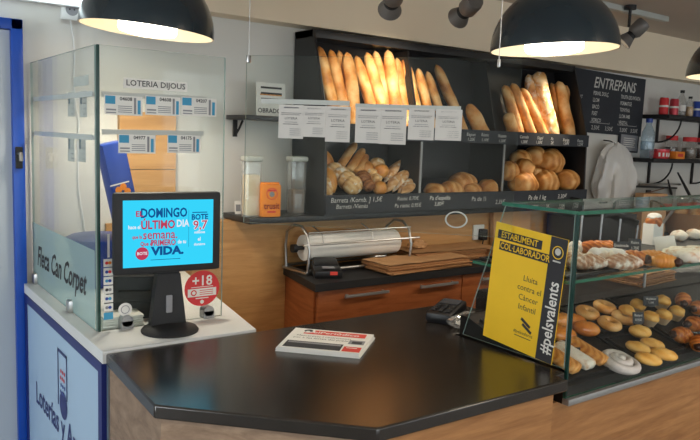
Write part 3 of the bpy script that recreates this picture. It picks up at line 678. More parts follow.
b.build('price_strip', t, label='slate strip with chalked prices under the baguettes')
b = MB().box(((CX0+CX1)/2, 2.413, 1.199), (CX1-CX0, .014, .078), 'slate', X=L)
chalk(b, 'Barreta /Kornb. ] 1,5€', 357, 200, 2.406, .03); chalk(b, 'Barreta /Vienès', 352, 206.5, 2.406, .027)
chalk(b, 'Rústic 0,70€', 408, 198.5, 2.406, .025); chalk(b, 'Pa rústic 0,95€', 408, 205.5, 2.406, .026)
chalk(b, "Pa d'espelta", 440, 198, 2.406, .028, bold=.015); chalk(b, '3,80€', 439, 204, 2.406, .026, bold=.015)
chalk(b, 'Pa de ½', 479, 199, 2.406, .032); chalk(b, '2,35€', 500, 202, 2.406, .03)
chalk(b, 'Pa de 1 kg', 537, 197.5, 2.406, .034, bold=.01); chalk(b, '3,30€', 562, 196.5, 2.406, .033, bold=.01)
b.build('price_strip', t, label='slate strip with chalked names and prices under the loaves')

# ---- baguettes leaning against the slanted back of the upper bays
def baguette_mesh(r, h, mt, seed, blunt=.25):
    b = MB(); n = 26; vs = []; fs = []; seg = 14
    for i in range(n+1):
        q = i/n; e = min(1, (1-q)/blunt); e2 = min(1, q/.12)
        rr = r*math.sqrt(max(.0, 1-(1-e)**2))*(.55+.45*math.sqrt(max(0, 1-(1-e2)**2)))+.001
        wob = .004*noise.noise(Vector((seed, q*3, 0))); wob2 = .004*noise.noise(Vector((seed+9, q*3, 0)))
        for k in range(seg):
            th = 2*PI*k/seg; slash = .07*max(0, math.sin(q*h*48+th*.9+seed))**3*(1 if math.sin(th) < .4 else 0)
            rv = rr*(1+slash+.05*noise.noise(Vector((seed*2, q*9, k*.6))))
            vs.append((rv*math.cos(th)+wob, rv*.9*math.sin(th)+wob2, q*h))
    for i in range(n):
        for k in range(seg): fs.append((i*seg+k, i*seg+(k+1)%seg, (i+1)*seg+(k+1)%seg, (i+1)*seg+k))
    fs.append(tuple(reversed(range(seg)))); fs.append(tuple(range(n*seg, (n+1)*seg)))
    return b.add(vs, fs, mt)
BN = (0, 1, -.26)
def leaning(p_top, p_bot, r, mt, label, group, back=0, name='baguette', blunt=.25):
    P0 = (0, 2.508+back, 1.54)
    T_ = at(*p_top, P0, BN); B_ = at(*p_bot, P0, BN); d = (T_-B_).normalized()
    base = B_+d*((1.512-B_.z)/d.z); h = (T_-base).length
    q = d.to_track_quat('Z', 'Y')
    o = baguette_mesh(r, h, mt, base.x*7.3, blunt).build(name, None, base, label=label, cat='bread', group=group, ang=60)
    o.rotation_euler = q.to_euler(); return o
UL = [((319,46),(336,118),.025,-.004), ((330,49.5),(345,112),.025,.024), ((338.5,50.5),(352,112),.021,.044), ((346.5,52),(356,120),.027,0), ((356,55.5),(372,110),.025,.006),
      ((366.4,52),(383,110),.027,0), ((375,50.5),(388,110),.024,.032), ((387.6,49.5),(396,110),.028,0), ((396.5,57.5),(406,120),.024,.018), ((404,57.5),(417,112),.026,.004)]
for i, (a, c, r, bk) in enumerate(UL):
    leaning(a, c, r*1.08, 'b_bag', 'golden baguette leaning in the left upper bread bay, %s from the left' % ordn[i], 'baguettes in the upper left bay', bk)
UM = [((418,68),(428,110),.025,.0), ((427,71),(439,110),.023,.012), ((436,64.5),(455,110),.028,.03)]
for i, (a, c, r, bk) in enumerate(UM):
    leaning(a, c, r, 'b_bag', 'baguette in the middle upper bread bay, %s of three' % ['left one','central one','right one'][i], 'baguettes in the upper middle bay', bk)
leaning((468,104), (482,131), .04, 'b_bag', 'short plump loaf leaning alone in the middle upper bread bay', 'baguettes in the upper middle bay', 0, 'short_loaf', .5)
UR = [((504,85),(519,131),.026,.006,'b_bag'), ((512,83),(531,131),.026,0,'b_bag'), ((521,88),(543,132),.026,.012,'b_bag'), ((507,113),(513,131),.03,-.02,'b_bag'),
      ((528,74),(541,128),.03,.045,'b_pale'), ((537.5,71.5),(552,132),.038,.004,'b_pale'), ((551,83),(566,132),.026,.035,'b_bag'), ((558,81),(569,132),.032,0,'b_bag'), ((566,84),(580,133),.026,.012,'b_bag')]
LR = ['leftmost tall one', 'second tall one from the left', 'third tall one from the left', 'short one at the lower left', 'tall one mostly hidden behind the widest loaf', 'widest flat floury one', 'one half hidden right of the widest loaf', 'bright broad one right of the widest loaf', 'rightmost one against the side panel']
for i, (a, c, r, bk, mt) in enumerate(UR):
    leaning(a, c, r*1.14, mt, 'baguette in the right upper bread bay, '+LR[i], 'baguettes in the upper right bay', bk, blunt=.2 if r < .035 else .1)

# ---- lower bays
def fz(y): return 1.202+(y-2.43)*.34
def loaf(px, py, y, rad, label, group, mt='b_loaf', name='round_loaf', grooves=4, rot=0, tilt=0, drop=False):
    p = atY(px, py, y); sd = px*.37
    n_ = noisefn(sd, .10, 1.6)
    def fn(d):
        g = 0
        if grooves and d.z > -.2: g = .09*max(0, math.cos(d.x*grooves*3.2))**6
        return n_(d)*(1-g)
    o = MB().blob(rad, mt, fn, None, 28, 18).build(name, None, p, (R(tilt),0,R(rot)), label=label, cat='bread', group=group, ang=70); return o
G = 'large round loaves in the lower right bay'
for px, py, y, r, rot, lb in ((523,184.5,2.50,.070,10,'left one of the three in front'), (546,182,2.50,.064,-15,'middle one of the three in front'), (567,180.5,2.50,.062,25,'right one of the three in front'),
        (551,161.5,2.54,.068,5,'biggest striped one on top'), (535,157,2.60,.058,40,'one at the back left of the biggest'), (524.5,168,2.52,.05,70,'one on top of the front left loaf'),
        (521,160,2.58,.055,20,'pale one at the back left'), (509,171,2.54,.05,0,'one against the metal divider'), (536,173,2.55,.036,60,'small one wedged between the front loaves')):
    loaf(px, py, y, (r*1.2, r*1.12, r*1.05), 'scored round loaf, lower right bay, '+lb, G, rot=rot, tilt=25)
G = 'round loaves in the lower middle bay'
for px, py, y, r, rot, lb in ((462.5,183.5,2.56,.064,10,'largest one in the middle'), (435,192.5,2.50,.05,40,'flat one at far left'), (451.5,191.5,2.50,.055,0,'one in front of the largest'),
        (471,190.5,2.50,.045,30,'one at the front right of the largest'), (489.5,189,2.52,.058,60,'one nearest the right divider')):
    loaf(px, py, y, (r*1.22, r*1.15, r*.95), 'round loaf, lower middle bay, '+lb, G, rot=rot, grooves=3)
G = 'bread rolls in the lower left bay'
for i, (px, py, y) in enumerate(((334,172,2.545), (341,176,2.52), (347,180.5,2.495), (353,185.5,2.468))):
    p = atY(px, py, y)
    MB().blob((.044,.024,.044), 'b_roll', noisefn(i+3,.08,2)).build('flat_roll', None, p, (R(14),0,R(-20)), label='flat round roll standing in the lower left bay, %s of four' % ['rearmost','second from the back','third from the back','front one'][i], cat='bread', group='flat round rolls in a row', ang=70)
for i, (a, c, bk) in enumerate((((356,143),(340,166),.0), ((364,149),(349,170),-.01), ((367,155),(356,173),-.02))):
    y = 2.60+bk; T_ = atY(*a, y+.03); B_ = atY(*c, y-.03); d = T_-B_
    o = baguette_mesh(.02, d.length, 'b_bag', i+20, .3).build('small_baguette', None, B_, label='small baguette standing at the back of the lower left bread bay, %s of three' % ['left one','middle one','right one'][i], cat='bread', group='small baguettes in the lower left bay', ang=60)
    o.rotation_euler = d.normalized().to_track_quat('Z','Y').to_euler()
def stick(pts, r, mt, name, label, group, y):
    P_ = [atY(px, py, y+dy) for px, py, dy in pts]; c = sum(P_, Vector())/len(P_); n = 14
    def bez(t):
        q = [p.copy() for p in P_]
        while len(q) > 1: q = [q[i].lerp(q[i+1], t) for i in range(len(q)-1)]
        return q[0]-c
    MB().tube([bez(i/n) for i in range(n+1)], [r*(.15+.85*math.sin(PI*(.04+.92*i/n))**.6) for i in range(n+1)], mt, 14).build(name, None, c, label=label, cat='bread', group=group, ang=70)
stick([(317,150,.03),(324,158,.02),(332,171,0)], .036, 'b_orange', 'small_loaf', 'smooth tan loaf leaning at the upper left of the lower left bread bay', G, 2.57)
stick([(318,169,.02),(331,172,0),(331,182,-.02),(332,193,-.03)], .030, 'b_orange', 'curved_bread', 'curved orange-brown bread at the front left corner of the lower left bay', G, 2.51)
loaf(325, 188, 2.50, (.035,.04,.05), 'pale roll half hidden by the left frame of the lower left bread bay', G, 'b_roll', 'bread_roll', 0)
for px, py, y, r, mt, lb in ((363,178,2.50,.040,'b_nut','dark seeded bread in the middle of the lower left bay'), (368,185,2.465,.034,'b_nut','small dark seeded bread at the front of the lower left bay'), (366,168,2.58,.040,'b_orange','golden roll behind the dark seeded bread'),
        (377,165,2.58,.042,'b_roll','round pale roll at the back of the lower left bay'), (381,171,2.55,.042,'b_orange','round golden roll right of the dark seeded bread'), (372,174,2.53,.03,'b_roll','small ridged roll beside the dark seeded bread'), (376,179,2.5,.03,'b_roll','small ridged roll right of the dark bread, second row'), (380,188,2.46,.038,'b_orange','light golden bread at the front of the lower left bay')):
    loaf(px, py, y, (r, r*.9, r*.85), lb, G, mt, 'bread_roll', 2, rot=px*7 % 90)
for i, (tx, ty, bx, by, y) in enumerate(((399,162,386,180,2.56), (405,171,389,187,2.53), (408,171,395,189,2.515), (413,179,400,191,2.49), (414,184,403,192,2.465), (399,175,388,190,2.49))):
    T_ = atY(tx, ty, y+.012); B_ = atY(bx, by, y-.012); d = (T_-B_)*.5; T_, B_ = T_+d*.25, B_-d*.35; d = T_-B_; h = d.length
    o = MB().lathe([(.0015,0)]+[(.027*math.sin(PI*k/12)**.9, h*k/12) for k in range(1,12)]+[(.0015,h)], 'b_star', 16, Matrix.Scale(.75,4,(0,1,0))).build('pointed_roll', None, B_, label='floury pointed roll in the lower left bread bay, %s' % ['topmost','second from the top','third from the top','second from the right','rightmost','lowest left one'][i], cat='bread', group='pointed rolls in the lower left bay', ang=70)
    o.rotation_euler = d.normalized().to_track_quat('Z','Y').to_euler()

# ------------------------------------------------------------------ blackboard, notice, bag
t = thing('menu_board', 'chalk menu blackboard headed ENTREPANS on the back wall', 'blackboard', (3.94, 2.692, 1.56), (0,R(1),0))
X = Matrix.Translation((.06,-.0075,.19)); b = MB().box((-.02,0,.188), (.83,.014,.376), 'slate')
b.text('ENTREPANS', .092, 'chalk', X @ Matrix.Translation((-.0,0,.115)), shear=.2, bold=.012, sx=.9)
for i, (l_, r_) in enumerate((('PERNIL DOLÇ','TRUITA DE PATATA'), ('LLOM','FORMATGE'), ('BACÓ','TONYINA'), ('FUET','LLOM AMB'), ('XORIÇO','VEGETAL'))):
    b.text(l_, .034, 'chalk', X @ Matrix.Translation((-.22,0,.052-.041*i)), 'LEFT', sx=.75, bold=.01); b.text(r_, .034, 'chalk', X @ Matrix.Translation((.07,0,.052-.041*i)), 'LEFT', sx=.72, bold=.01)
for x, s in ((-.17,'2,50€'), (-.03,'3,50€'), (.13,'3,00€'), (.25,'3,50€')): b.text(s, .036, 'chalk', X @ Matrix.Translation((x,0,-.158)))
for x0, x1 in ((-.23,-.03), (.06,.27)):
    b.rect(x0,-.128,x1,-.126,'chalk',X).rect(x0,-.128,x0+.002,-.118,'chalk',X).rect(x1,-.128,x1+.002,-.118,'chalk',X)
b.rect(-.41,.03,-.408,.13,'chalk',X).text('PETIT', .03, 'chalk', X @ Matrix.Translation((-.36,0,.02))).text('2,20', .03, 'chalk', X @ Matrix.Translation((-.36,0,-.09)))
b.build('board', t, label='slate board with white chalk writing')
a, c = atY(620,133,2.68), atY(638,152.5,2.68)
t = thing('framed_notice', 'small grey framed notice under the menu blackboard', 'notice', ((a.x+c.x)/2, 2.688, c.z), (0,R(2),0)); w, h = c.x-a.x, a.z-c.z
MB().box((0,0,h/2), (w,.012,h), 'slate', bev=.003).build('frame', t)
b = MB().box((0,-.0065,h/2), (w*.86,.002,h*.84), 'inkg')
for k in range(5): b.rect(-w*.3,h*(.72-.11*k),w*(.3-.05*(k%2)),h*(.75-.11*k),'paper',Matrix.Translation((0,-.0076,0)))
b.build('sheet', t, label='grey printed sheet')
# white plastic bag hanging from a hook
hk = atY(603,145,2.67); lo = atY(608,204,2.62)
t = thing('plastic_bag', 'white plastic bag hanging on the wall under the menu blackboard', 'bag', (3.955, 2.60, 1.10))
vs = []; fs = []; nu, nv = 56, 22
for j in range(nv+1):
    q = j/nv; half = .02+.150*math.sin(PI*min(1,.5*(q/.45)**.6) if q < .45 else PI/2)-(.05*max(0, q-.6)/.4)**1.0; dep_ = .012+.07*math.sin(PI*min(1, q*.75))
    for k in range(nu):
        th = 2*PI*k/nu; f_ = 1+.34*noise.noise(Vector((math.cos(th)*2.6, math.sin(th)*2.6, q*3.1+2)))+.10*math.sin(th*7+q*5)
        vs.append((half*math.cos(th)*f_+(.03*math.sin(PI*q)-.02), dep_*math.sin(th)*f_, .40*(1-q)+.012*math.sin(th*3)))
for j in range(nv):
    for k in range(nu): fs.append((j*nu+k, j*nu+(k+1)%nu, (j+1)*nu+(k+1)%nu, (j+1)*nu+k))
fs.append(tuple(range(nv*nu, nv*nu+nu)))
MB().add(vs, fs, 'bag').build('sack', t)
MB().blob((.085,.035,.11), mat('white_paper_contents', rgb(222,216,206), .85, var=.05), noisefn(4,.35,2), Matrix.Translation((-.025,0,.15))).build('contents', t, label='whitish contents')
MB().tube([(-.02,.0,.40), (-.06,-.03,.30), (-.03,0,.40)], .010, 'bag').build('handle', t)
MB().tube([(-.03,.0,.40), (-.02,.04,.415), (-.02,.09,.42)], .004, 'blackm').build('hook', t)
# shelves at right
for z, lb in ((1.688,'upper black wall shelf with drink cans, right of the menu blackboard'), (1.402,'lower black wall shelf with jars, right of the menu blackboard')):
    t = thing('wall_shelf', lb, 'shelf', (5.10 if z < 1.5 else 5.16, 2.60, z))
    MB().box((0,0,0), (1.78 if z < 1.5 else 1.62,.19,.026), 'blackm', bev=.002).build('board', t)
    for x in (-.62,-.06,.5):
        b = MB().box((x,.091,-.09), (.022,.008,.16), 'blackm'); pts = [(x, .085-.155*math.sin(PI/2*k/8), -.165+.150*(1-math.cos(PI/2*k/8))) for k in range(9)]
        b.tube(pts, .006, 'blackm', 8); b.build('bracket', t)
def on_shelf(px, zt, y=2.60): p = atY(px, 110 if zt > 1.6 else 150, y); return (p.x, y, zt)
Z1, Z2 = 1.7012, 1.4152
def can(px, mt, lb):
    t = thing('drink_can', lb, 'can', on_shelf(px, Z1)); MB().lathe([(0,0),(.022,0),(.029,.007),(.029,.10),(.025,.112),(0,.112)], mt, 24).build('body', t)
    MB().lathe([(0,.112),(.024,.112),(.024,.115),(.022,.113),(0,.113)][1:], 'steel', 24).build('rim', t); b = MB()
    b.lathe([(.0333,.035),(.0335,.036),(.0335,.075),(.0333,.076)], 'paper', 24) if 0 else b.lathe([(.0291,.05),(.0295,.051),(.0295,.062),(.0291,.063)], 'paper', 24); b.build('label_band', t, label='white band'); return t
can(663.5, 'red', 'red drink can at the left end of the upper right shelf'); m['pinkcan'] = mat('pinkish_red_can', rgb(196,66,78), .3, .3)
can(673.8, 'pinkcan', 'pinkish red drink can second from the left on the upper right shelf'); can(696.5, 'bluep', 'blue drink can right of the juice bottle on the upper right shelf')
def bottle(px, z, h, r, mt, cap, lb, fill=None, band=None):
    t = thing('bottle', lb, 'bottle', on_shelf(px, z))
    MB().lathe([(0,0),(r*.9,0),(r,.01),(r,h*.55),(r*.92,h*.66),(r*.42,h*.84),(r*.4,h*.92),(0,h*.92)], mt, 24).build('body', t)
    MB().lathe([(0,h*.9),(r*.5,h*.9),(r*.5,h),(0,h)], cap, 20).build('cap', t)
    if fill: MB().lathe([(0,.006),(r*.85,.008),(r*.85,h*.5),(0,h*.52)], fill, 20).build('drink', t)
    if band: MB().lathe([(r*1.01,h*.2),(r*1.02,h*.21),(r*1.02,h*.42),(r*1.01,h*.43)], band, 24).build('label_band', t)
bottle(681, Z1, .175, .029, 'clearp', 'blackm', 'clear bottle with black cap on the upper right shelf', None, 'paper')
m['juice'] = mat('amber_juice', rgb(206,160,92), .4); bottle(689.5, Z1, .14, .026, 'clearp', 'blackm', 'amber juice bottle with black cap on the upper right shelf', 'juice')
bottle(647, Z2, .255, .042, 'water', 'bluep', 'large clear water bottle at the left end of the lower right shelf', None, 'water')
p = on_shelf(659.5, Z2); t = thing('plastic_tub', 'wide red and white tub on the lower right shelf beside the water bottle', 'tub', p)
MB().lathe([(0,0),(.058,0),(.062,.05),(0,.05)], 'red', 28).build('body', t); MB().lathe([(0,.05),(.065,.05),(.065,.062),(0,.062)], 'pinkcan', 28).build('lid', t)
b = MB()
for k in range(6): b.box((.0615*math.sin(-1+k*.4), -.0615*math.cos(-1+k*.4), .026), (.012,.003,.026), 'paper', rot=(0,0,-1+k*.4))
b.build('label_band', t, label='white lettering blocks')
def jar(px, h, r, lb, fill='choc', y=2.60):
    t = thing('jar', lb, 'jar', on_shelf(px, Z2, y)); MB().lathe([(0,0),(r*.92,0),(r,.008),(r,h*.72),(r*.85,h*.8),(r*.85,h*.82),(0,h*.82)], 'jarglass', 24).build('body', t)
    MB().lathe([(0,.005),(r*.88,.006),(r*.88,h*.5),(0,h*.52)], fill, 20).build('contents', t); MB().lathe([(0,h*.8),(r*.9,h*.8),(r*.92,h*.83),(r*.92,h),(0,h)], 'red', 24).build('lid', t)
jar(671, .155, .042, 'tall jar with red lid behind the orange box on the lower right shelf', y=2.63); jar(689, .15, .05, 'glass jar with red lid right of the orange box on the lower right shelf', 'cocoa'); jar(701, .15, .05, 'glass jar with red lid at the right edge of the picture')
p = on_shelf(677.5, Z2, 2.545); t = thing('snack_box', 'low orange box on the lower right shelf in front of the tall jar', 'box', p, (0,0,R(-4)))
MB().box((0,0,.025), (.10,.05,.05), 'orange', bev=.004).build('body', t); MB().rect(-.03,.015,.03,.035,'redp',Matrix.Translation((0,-.0252,0)),.0005).build('label_band', t)
# film dispenser, tongs, spatula on the wall
a, c = atY(634,182,2.60), atY(674,199,2.60)
t = thing('film_dispenser', 'grey metal film dispenser below the lower right shelf', 'dispenser', ((a.x+c.x)/2, 2.62, c.z), (0,R(2),0)); w = c.x-a.x
MB().box((0,.02,.045), (w,.10,.09), 'dispenser', bev=.006).build('body', t); MB().box((-w*.2,-.034,.045), (.05,.008,.04), 'blackm').box((0,-.033,.085), (w*.98,.01,.012), 'blackm').build('slot', t, label='black slot')
MB().tube([(-w*.45,-.04,.10), (w*.55,-.04,.112)], .007, 'steel').build('cutter_bar', t)
def tool(name, a, c, r, y, mt, lb, cat):
    A, B = atY(*a, y), atY(*c, y); ce = (A+B)/2
    MB().tube([A-ce, (A-ce)*.3+(B-ce)*.7*.0, B-ce], [r, r*.9, r*.55], mt, 10, sq=(1,.6)).build(name, None, ce, label=lb, cat=cat)
tool('spatula', (690,196), (678,173), .018, 2.56, 'blackm', 'black handled spatula right of the grey film dispenser', 'spatula')
tool('knife', (671.5,194), (668,180), .014, 2.575, 'blackm', 'black knife handle at the right end of the film dispenser', 'knife')
m['darkwood'] = wood('dark_wood_tongs', rgb(70,44,30), rgb(104,70,48), (1,1,1))
tool('tongs', (621,200), (664,188.5), .006, 2.53, 'darkwood', 'long dark wooden tongs in front of the film dispenser', 'tongs')
# ------------------------------------------------------------------ display case
EX, EY, EX2 = 1.46, 1.06, 3.35
DZ, SHZ, TZ = .872, 1.143, 1.312
SL = R(17); SN = Vector((0,-math.sin(SL),math.cos(SL))); LZ = DZ+.34*math.tan(SL)
t = thing('display_case', 'glass pastry display case on an oak base at right', 'display case', (2.4, 1.35, 0))
L = Matrix.Translation((-2.4,-1.35,0))
cxm, cw = (EX+EX2)/2, EX2-EX
MB().box(((1.424+EX2-.01)/2, 1.2525, .415), (EX2-.01-1.424, .355, .83), 'oakb', X=L).box(((1.77+EX2)/2, 1.575, .415), (EX2-1.79, .29, .83), 'oakb', X=L).build('base', t, label='oak laminate base')
MB().box((cxm, 1.051, .838), (cw, .022, .016), 'satin', X=L, bev=.002).build('metal_strip', t, label='brushed metal front strip')
PX_ = lambda x0: L @ Matrix(((0,0,1,x0),(1,0,0,0),(0,1,0,0),(0,0,0,1)))
MB().prism([(1.06,.831),(1.43,.831),(1.43,LZ),(1.40,LZ),(1.06,DZ)], 0, EX2-EX, 'tray', PX_(EX)).prism([(1.431,.831),(1.66,.831),(1.66,LZ),(1.431,LZ)], 0, EX2-1.765, 'tray', PX_(1.765)).build('deck', t, label='black sloping display deck')
MB().box((cxm, 1.055, (TZ+.846)/2), (cw, .007, TZ-.848), 'caseglass', edge='edge', flat=1, X=L).build('front_glass', t)
b = MB().prism([(1.06,CZ+.003), (1.415,CZ+.003), (1.283,TZ), (1.06,TZ)], 0, .005, 'caseglass', YZ_(EX, L) if 0 else (L @ Matrix(((0,0,1,EX-.004),(1,0,0,0),(0,1,0,0),(0,0,0,1)))), 'edgel'); b.build('end_glass', t)
MB().box((cxm, 1.17, TZ+.005), (cw+.012, .245, .009), 'shelfglass', edge='edge', flat=2, X=L).build('top_glass', t)
MB().box((cxm, 1.235, SHZ-.004), (cw-.012, .33, .008), 'shelfglass', edge='edge', flat=2, X=L).build('glass_shelf', t)
MB().box((EX+.001, 1.0535, (TZ+.85)/2), (.005, .009, TZ-.852), 'edged', X=L).build('corner_edge', t, label='green glass corner edge')
for x in (EX+.9, EX2-.02):
    MB().tube([(x,1.40,LZ), (x,1.40,SHZ), (x,1.285,TZ)], .006, 'steel', 8, X=L).build('post', t)

# poster taped to the outside of the end glass
PX = EX-.0075
t = thing('poster', 'yellow and black poster on the end glass of the pastry case', 'poster', (PX, 1.20, 1.095), (0,0,-PI/2))
W2, H2 = .119, .163
K = Matrix.Rotation(R(4.5), 4, 'Y')
MB().box((0,0,0), (W2*2,.002,H2*2), 'yellow', X=K).rect(W2-.052,-H2+.0005,W2-.0005,H2-.0005,'ink',K,.0013).build('sheet', t)
b = MB()
for s, x, z, w in (('ESTABLIMENT', -.033, .132, .150), ('COL·LABORADOR', -.012, .102, .172)):
    b.rect(x-w/2,z-.012,x+w/2,z+.012,'ink',K,.0014); b.text(s, .024, 'yellow', K @ Matrix.Translation((x,0,z)), off=.002, bold=.012, sx=.84)
for i, s in enumerate(('Lluita', 'contra el', 'Càncer', 'Infantil')): b.text(s, .022, 'ink', K @ Matrix.Translation((.020,0,.034-.026*i)), off=.0014)
for k in (0,1): b.rect(-.018,-.004,.018,.004,'ink',K @ Matrix.Translation((.022+.006*k,0,-.082-.014*k)) @ Matrix.Rotation(R(28),4,'Y'),.0014)
b.text('#pelsvalents', .013, 'ink', K @ Matrix.Translation((.018,0,-.112)), off=.0014); b.rect(-.01,-.124,.045,-.122,'ink',K,.0014)
b.text('#pelsvalents', .047, 'paper', K @ Matrix.Translation((W2-.024,0,-.045)) @ Matrix.Rotation(-PI/2,4,'Y'), off=.002, bold=.015, sx=.82)
b.disc(W2-.026,.125,.017,'yellow',K,.0018,24,.0145).disc(W2-.026,.127,.009,'chalk',K,.0018,20).rect(W2-.038,.100,W2-.014,.104,'chalk',K,.0018)
b.build('print', t, label='black lettering and dark band reading pelsvalents')

# ---- trays, price tags
def tray(x0, y0, x1, y1, z, lb, rot=0):
    t = thing('tray', lb, 'tray', ((x0+x1)/2, (y0+y1)/2, z), (0,0,R(rot))); w, d = x1-x0, y1-y0
    b = MB().box((0,0,.003), (w-.006,d-.006,.004), 'tray')
    b.build('plate', t); b = MB()
    for sx in (-1,1): b.box((sx*(w/2-.004),0,.006), (.007,d,.010), 'tray', bev=.002)
    for sy in (-1,1): b.box((0,sy*(d/2-.004),.006), (w-.016,.007,.010), 'tray', bev=.002)
    b.build('rim', t); return t
for x0, y0, x1, y1, lb in ((1.475,1.068,1.80,1.225,'black tray at the front left of the lower deck under the pastry strips'), (1.815,1.068,2.06,1.19,'black tray under the oval golden buns on the lower deck'), (1.475,1.235,1.80,1.375,'black tray under the glazed buns behind the poster'),
        (1.815,1.205,2.06,1.375,'black tray under the glazed doughnuts'), (2.075,1.068,2.75,1.375,'black tray under the dark croissants at right')):
    q_ = tray(x0, y0, x1, y1, DZ, lb); yc = (y0+y1)/2; q_.location = Vector(((x0+x1)/2, yc, DZ+(yc-1.06)*math.tan(SL)))+SN*.0006; q_.rotation_euler = (SL,0,0)
tray(1.475, 1.085, 1.93, 1.385, SHZ+.0005, 'dark tray on the glass shelf at its left end')
tray(1.95, 1.085, 2.60, 1.385, SHZ+.0005, 'dark tray on the glass shelf at its right side')
TD = DZ+.006; TS = SHZ+.006
def tagcard(px, py, pw, ph, base, zrot, lines, lb, tilt=-14, y=None):
    p = atY(px, py, y) if y else atZ(px, py, base); k = (p-EYE).dot(_f)/FPX; w, h = pw*k, ph*k
    t = thing('price_tag', lb, 'price tag', p, (R(tilt),0,R(zrot)))
    MB().box((0,0,h/2+.004), (w,.0025,h), 'slate').build('card', t); b = MB()
    for i, s in enumerate(lines): b.text(s, h*.30, 'chalk', Matrix.Translation((0,-.0013,h*(.72-.40*i)+.004)), bold=.012, sx=.85)
    b.build('chalk_writing', t); MB().box((0,.006,.003), (w*.5,.016,.004), 'blackm').build('foot', t); return t
HEAD = -32
tagcard(573, 362, 15, 13, 1.135, HEAD, ('Espinacs','1,70€'), 'black price tag standing on the pastry strips, beside the front corner of the case', y=1.135)
tagcard(561, 374, 15, 14, 1.1, HEAD, ('Canya','1,60€'), 'black price tag behind the end glass below the yellow poster', y=1.12)
tagcard(638.5, 325, 11.5, 11.5, 1.2, HEAD, ('Bunyol','0,95€'), 'small black price tag between the doughnuts and the muffins', y=1.17)
tagcard(651, 307, 15.5, 9.5, 1.2, HEAD, ('Magdalena','1,10€'), 'black price tag standing among the muffins', y=1.215)
tagcard(693, 340, 15, 20, 1.1, HEAD, ('Croissant','1,25€'), 'larger black price tag leaning on the dark croissants', -20, y=1.12)
tagcard(621.5, 257, 16, 14, TS+.03, HEAD, ('Ensaïmada','1,95€'), 'left black price tag standing on the glass shelf pastries', y=1.155)
tagcard(635, 254, 12.5, 14, TS+.045, HEAD, ('Xuixo','1,70€'), 'right black price tag standing on the glass shelf pastries', y=1.175)

# ---- pastries
def rest(px, py, z): return atZ(px, py, z)
def croissant(r, Ln, mt, seed, fat=1):
    b = MB(); n = 30; pts = []; rs = []
    for i in range(n+1):
        q = i/n*2-1; a = q*R(58); pts.append((Ln*math.sin(a), Ln*.62*(1-math.cos(a))*-1.0, 0))
        seg_ = abs(((i/n)*7) % 1-.5)*2
        rs.append(r*(1-abs(q)**2.2*.72)*(1+.13*seg_)*fat*(1+.08*noise.noise(Vector((seed,q*3,0)))))
    b.tube(pts, rs, mt, 16, sq=(1,.82) if 0 else (1,1)); return b
def put(name, mb, p, rz, lb, group, parts=(), cat='pastry', ang=70):
    o = mb.build(name, None, p, (0,0,R(rz)), label=lb, cat=cat, group=group, ang=ang)
    for nm, bm_, l_ in parts: bm_.build(nm, o, label=l_, ang=70)
    return o
# glass shelf
G = 'pastries on the glass shelf'
SH = [('croissant', 573, 259, .028, .058, 'sugarl', 20, 'sugary brown croissant nearest the left end of the glass shelf'), ('croissant', 588, 262, .026, .055, 'sugarl', -30, 'sugary brown croissant second from the left end of the glass shelf'),
      ('croissant', 574, 249, .026, .06, 'sugar', 25, 'white sugar-dusted croissant at the back left of the glass shelf'), ('croissant', 606, 258, .030, .075, 'sugar', -35, 'long white sugar-dusted croissant in front of the left price tag'), ('croissant', 622, 262, .026, .06, 'sugarl', -30, 'lightly dusted croissant end below the left price tag'),
      ('croissant', 594, 248, .027, .07, 'croi', -25, 'plain golden croissant behind the dusted ones on the glass shelf'), ('croissant', 607, 247, .024, .05, 'croi', -60, 'plain golden croissant just left of the left price tag'),
      ('croissant', 633, 258, .026, .05, 'croi', -50, 'golden croissant with a chocolate end below the right price tag'), ('croissant', 651, 258, .027, .058, 'b_orange', -25, 'golden pastry on the glass shelf below the white card'), ('croissant', 664, 261, .023, .046, 'b_orange', -40, 'golden raisin pastry right of centre on the glass shelf')]
for i, (nm, px, py, r, Ln, mt, rz, lb) in enumerate(SH):
    r *= .82
    p = rest(px, py, TS+r)
    if p.y > 1.365: p = atY(px, py, 1.36); p.z = max(p.z, TS+r)
    pr = []
    if i in (6, 7, 9): pr = [('chocolate_end', MB().blob((.014,.016,.013), 'choc', noisefn(i,.3,2), Matrix.Translation((Ln*.72,-Ln*.2,0))), 'dark chocolate end')]
    if mt == 'sugar': pr = [('icing_sugar', MB().tube([(Ln*math.sin(R(a)), -Ln*.62*(1-math.cos(R(a))), r*.42) for a in range(-40,41,8)], [r*.5]+[r*(.74+.06*math.sin(k*2.3)) for k in range(9)]+[r*.5], 'icing', 12), 'white icing sugar')]
    put(nm, croissant(r, Ln, mt, i), (p.x,p.y,p.z), rz, lb, G, pr)
def swirl(R_, r, mt, turns=3.2):
    n = 90; pts = []; rs = []
    for i in range(n+1):
        q = i/n; a = turns*2*PI*q; rr = R_*(1-q*.96); pts.append((rr*math.cos(a), rr*math.sin(a), r*(1+.55*q))); rs.append(r*(.35+.65*min(1,q*9))*(1-.25*q))
    return MB().tube(pts, rs, mt, 10)
for px, py, R_, mt, lb in ((684,257,.055,'sugar','sugar-dusted swirl bun at the right of the glass shelf'), (699,256,.05,'sugar','sugar-dusted swirl bun at the right edge of the picture on the glass shelf')):
    p = rest(px, py+4, TS); o = put('swirl_bun', swirl(R_, .019, mt), (p.x,p.y,TS), 40, lb, G)
for px, py, R_, lb in ((678,246,.032,'white sugared bun behind the swirl bun on the glass shelf'), (693,246,.032,'white sugared bun at the back right of the glass shelf')):
    p = atY(px, py, 1.345); put('sugared_bun', MB().blob((R_,R_*.9,R_*.62), 'sugar', noisefn(px,.15,2)), (p.x, p.y, TS+R_*.62), 0, lb, G)
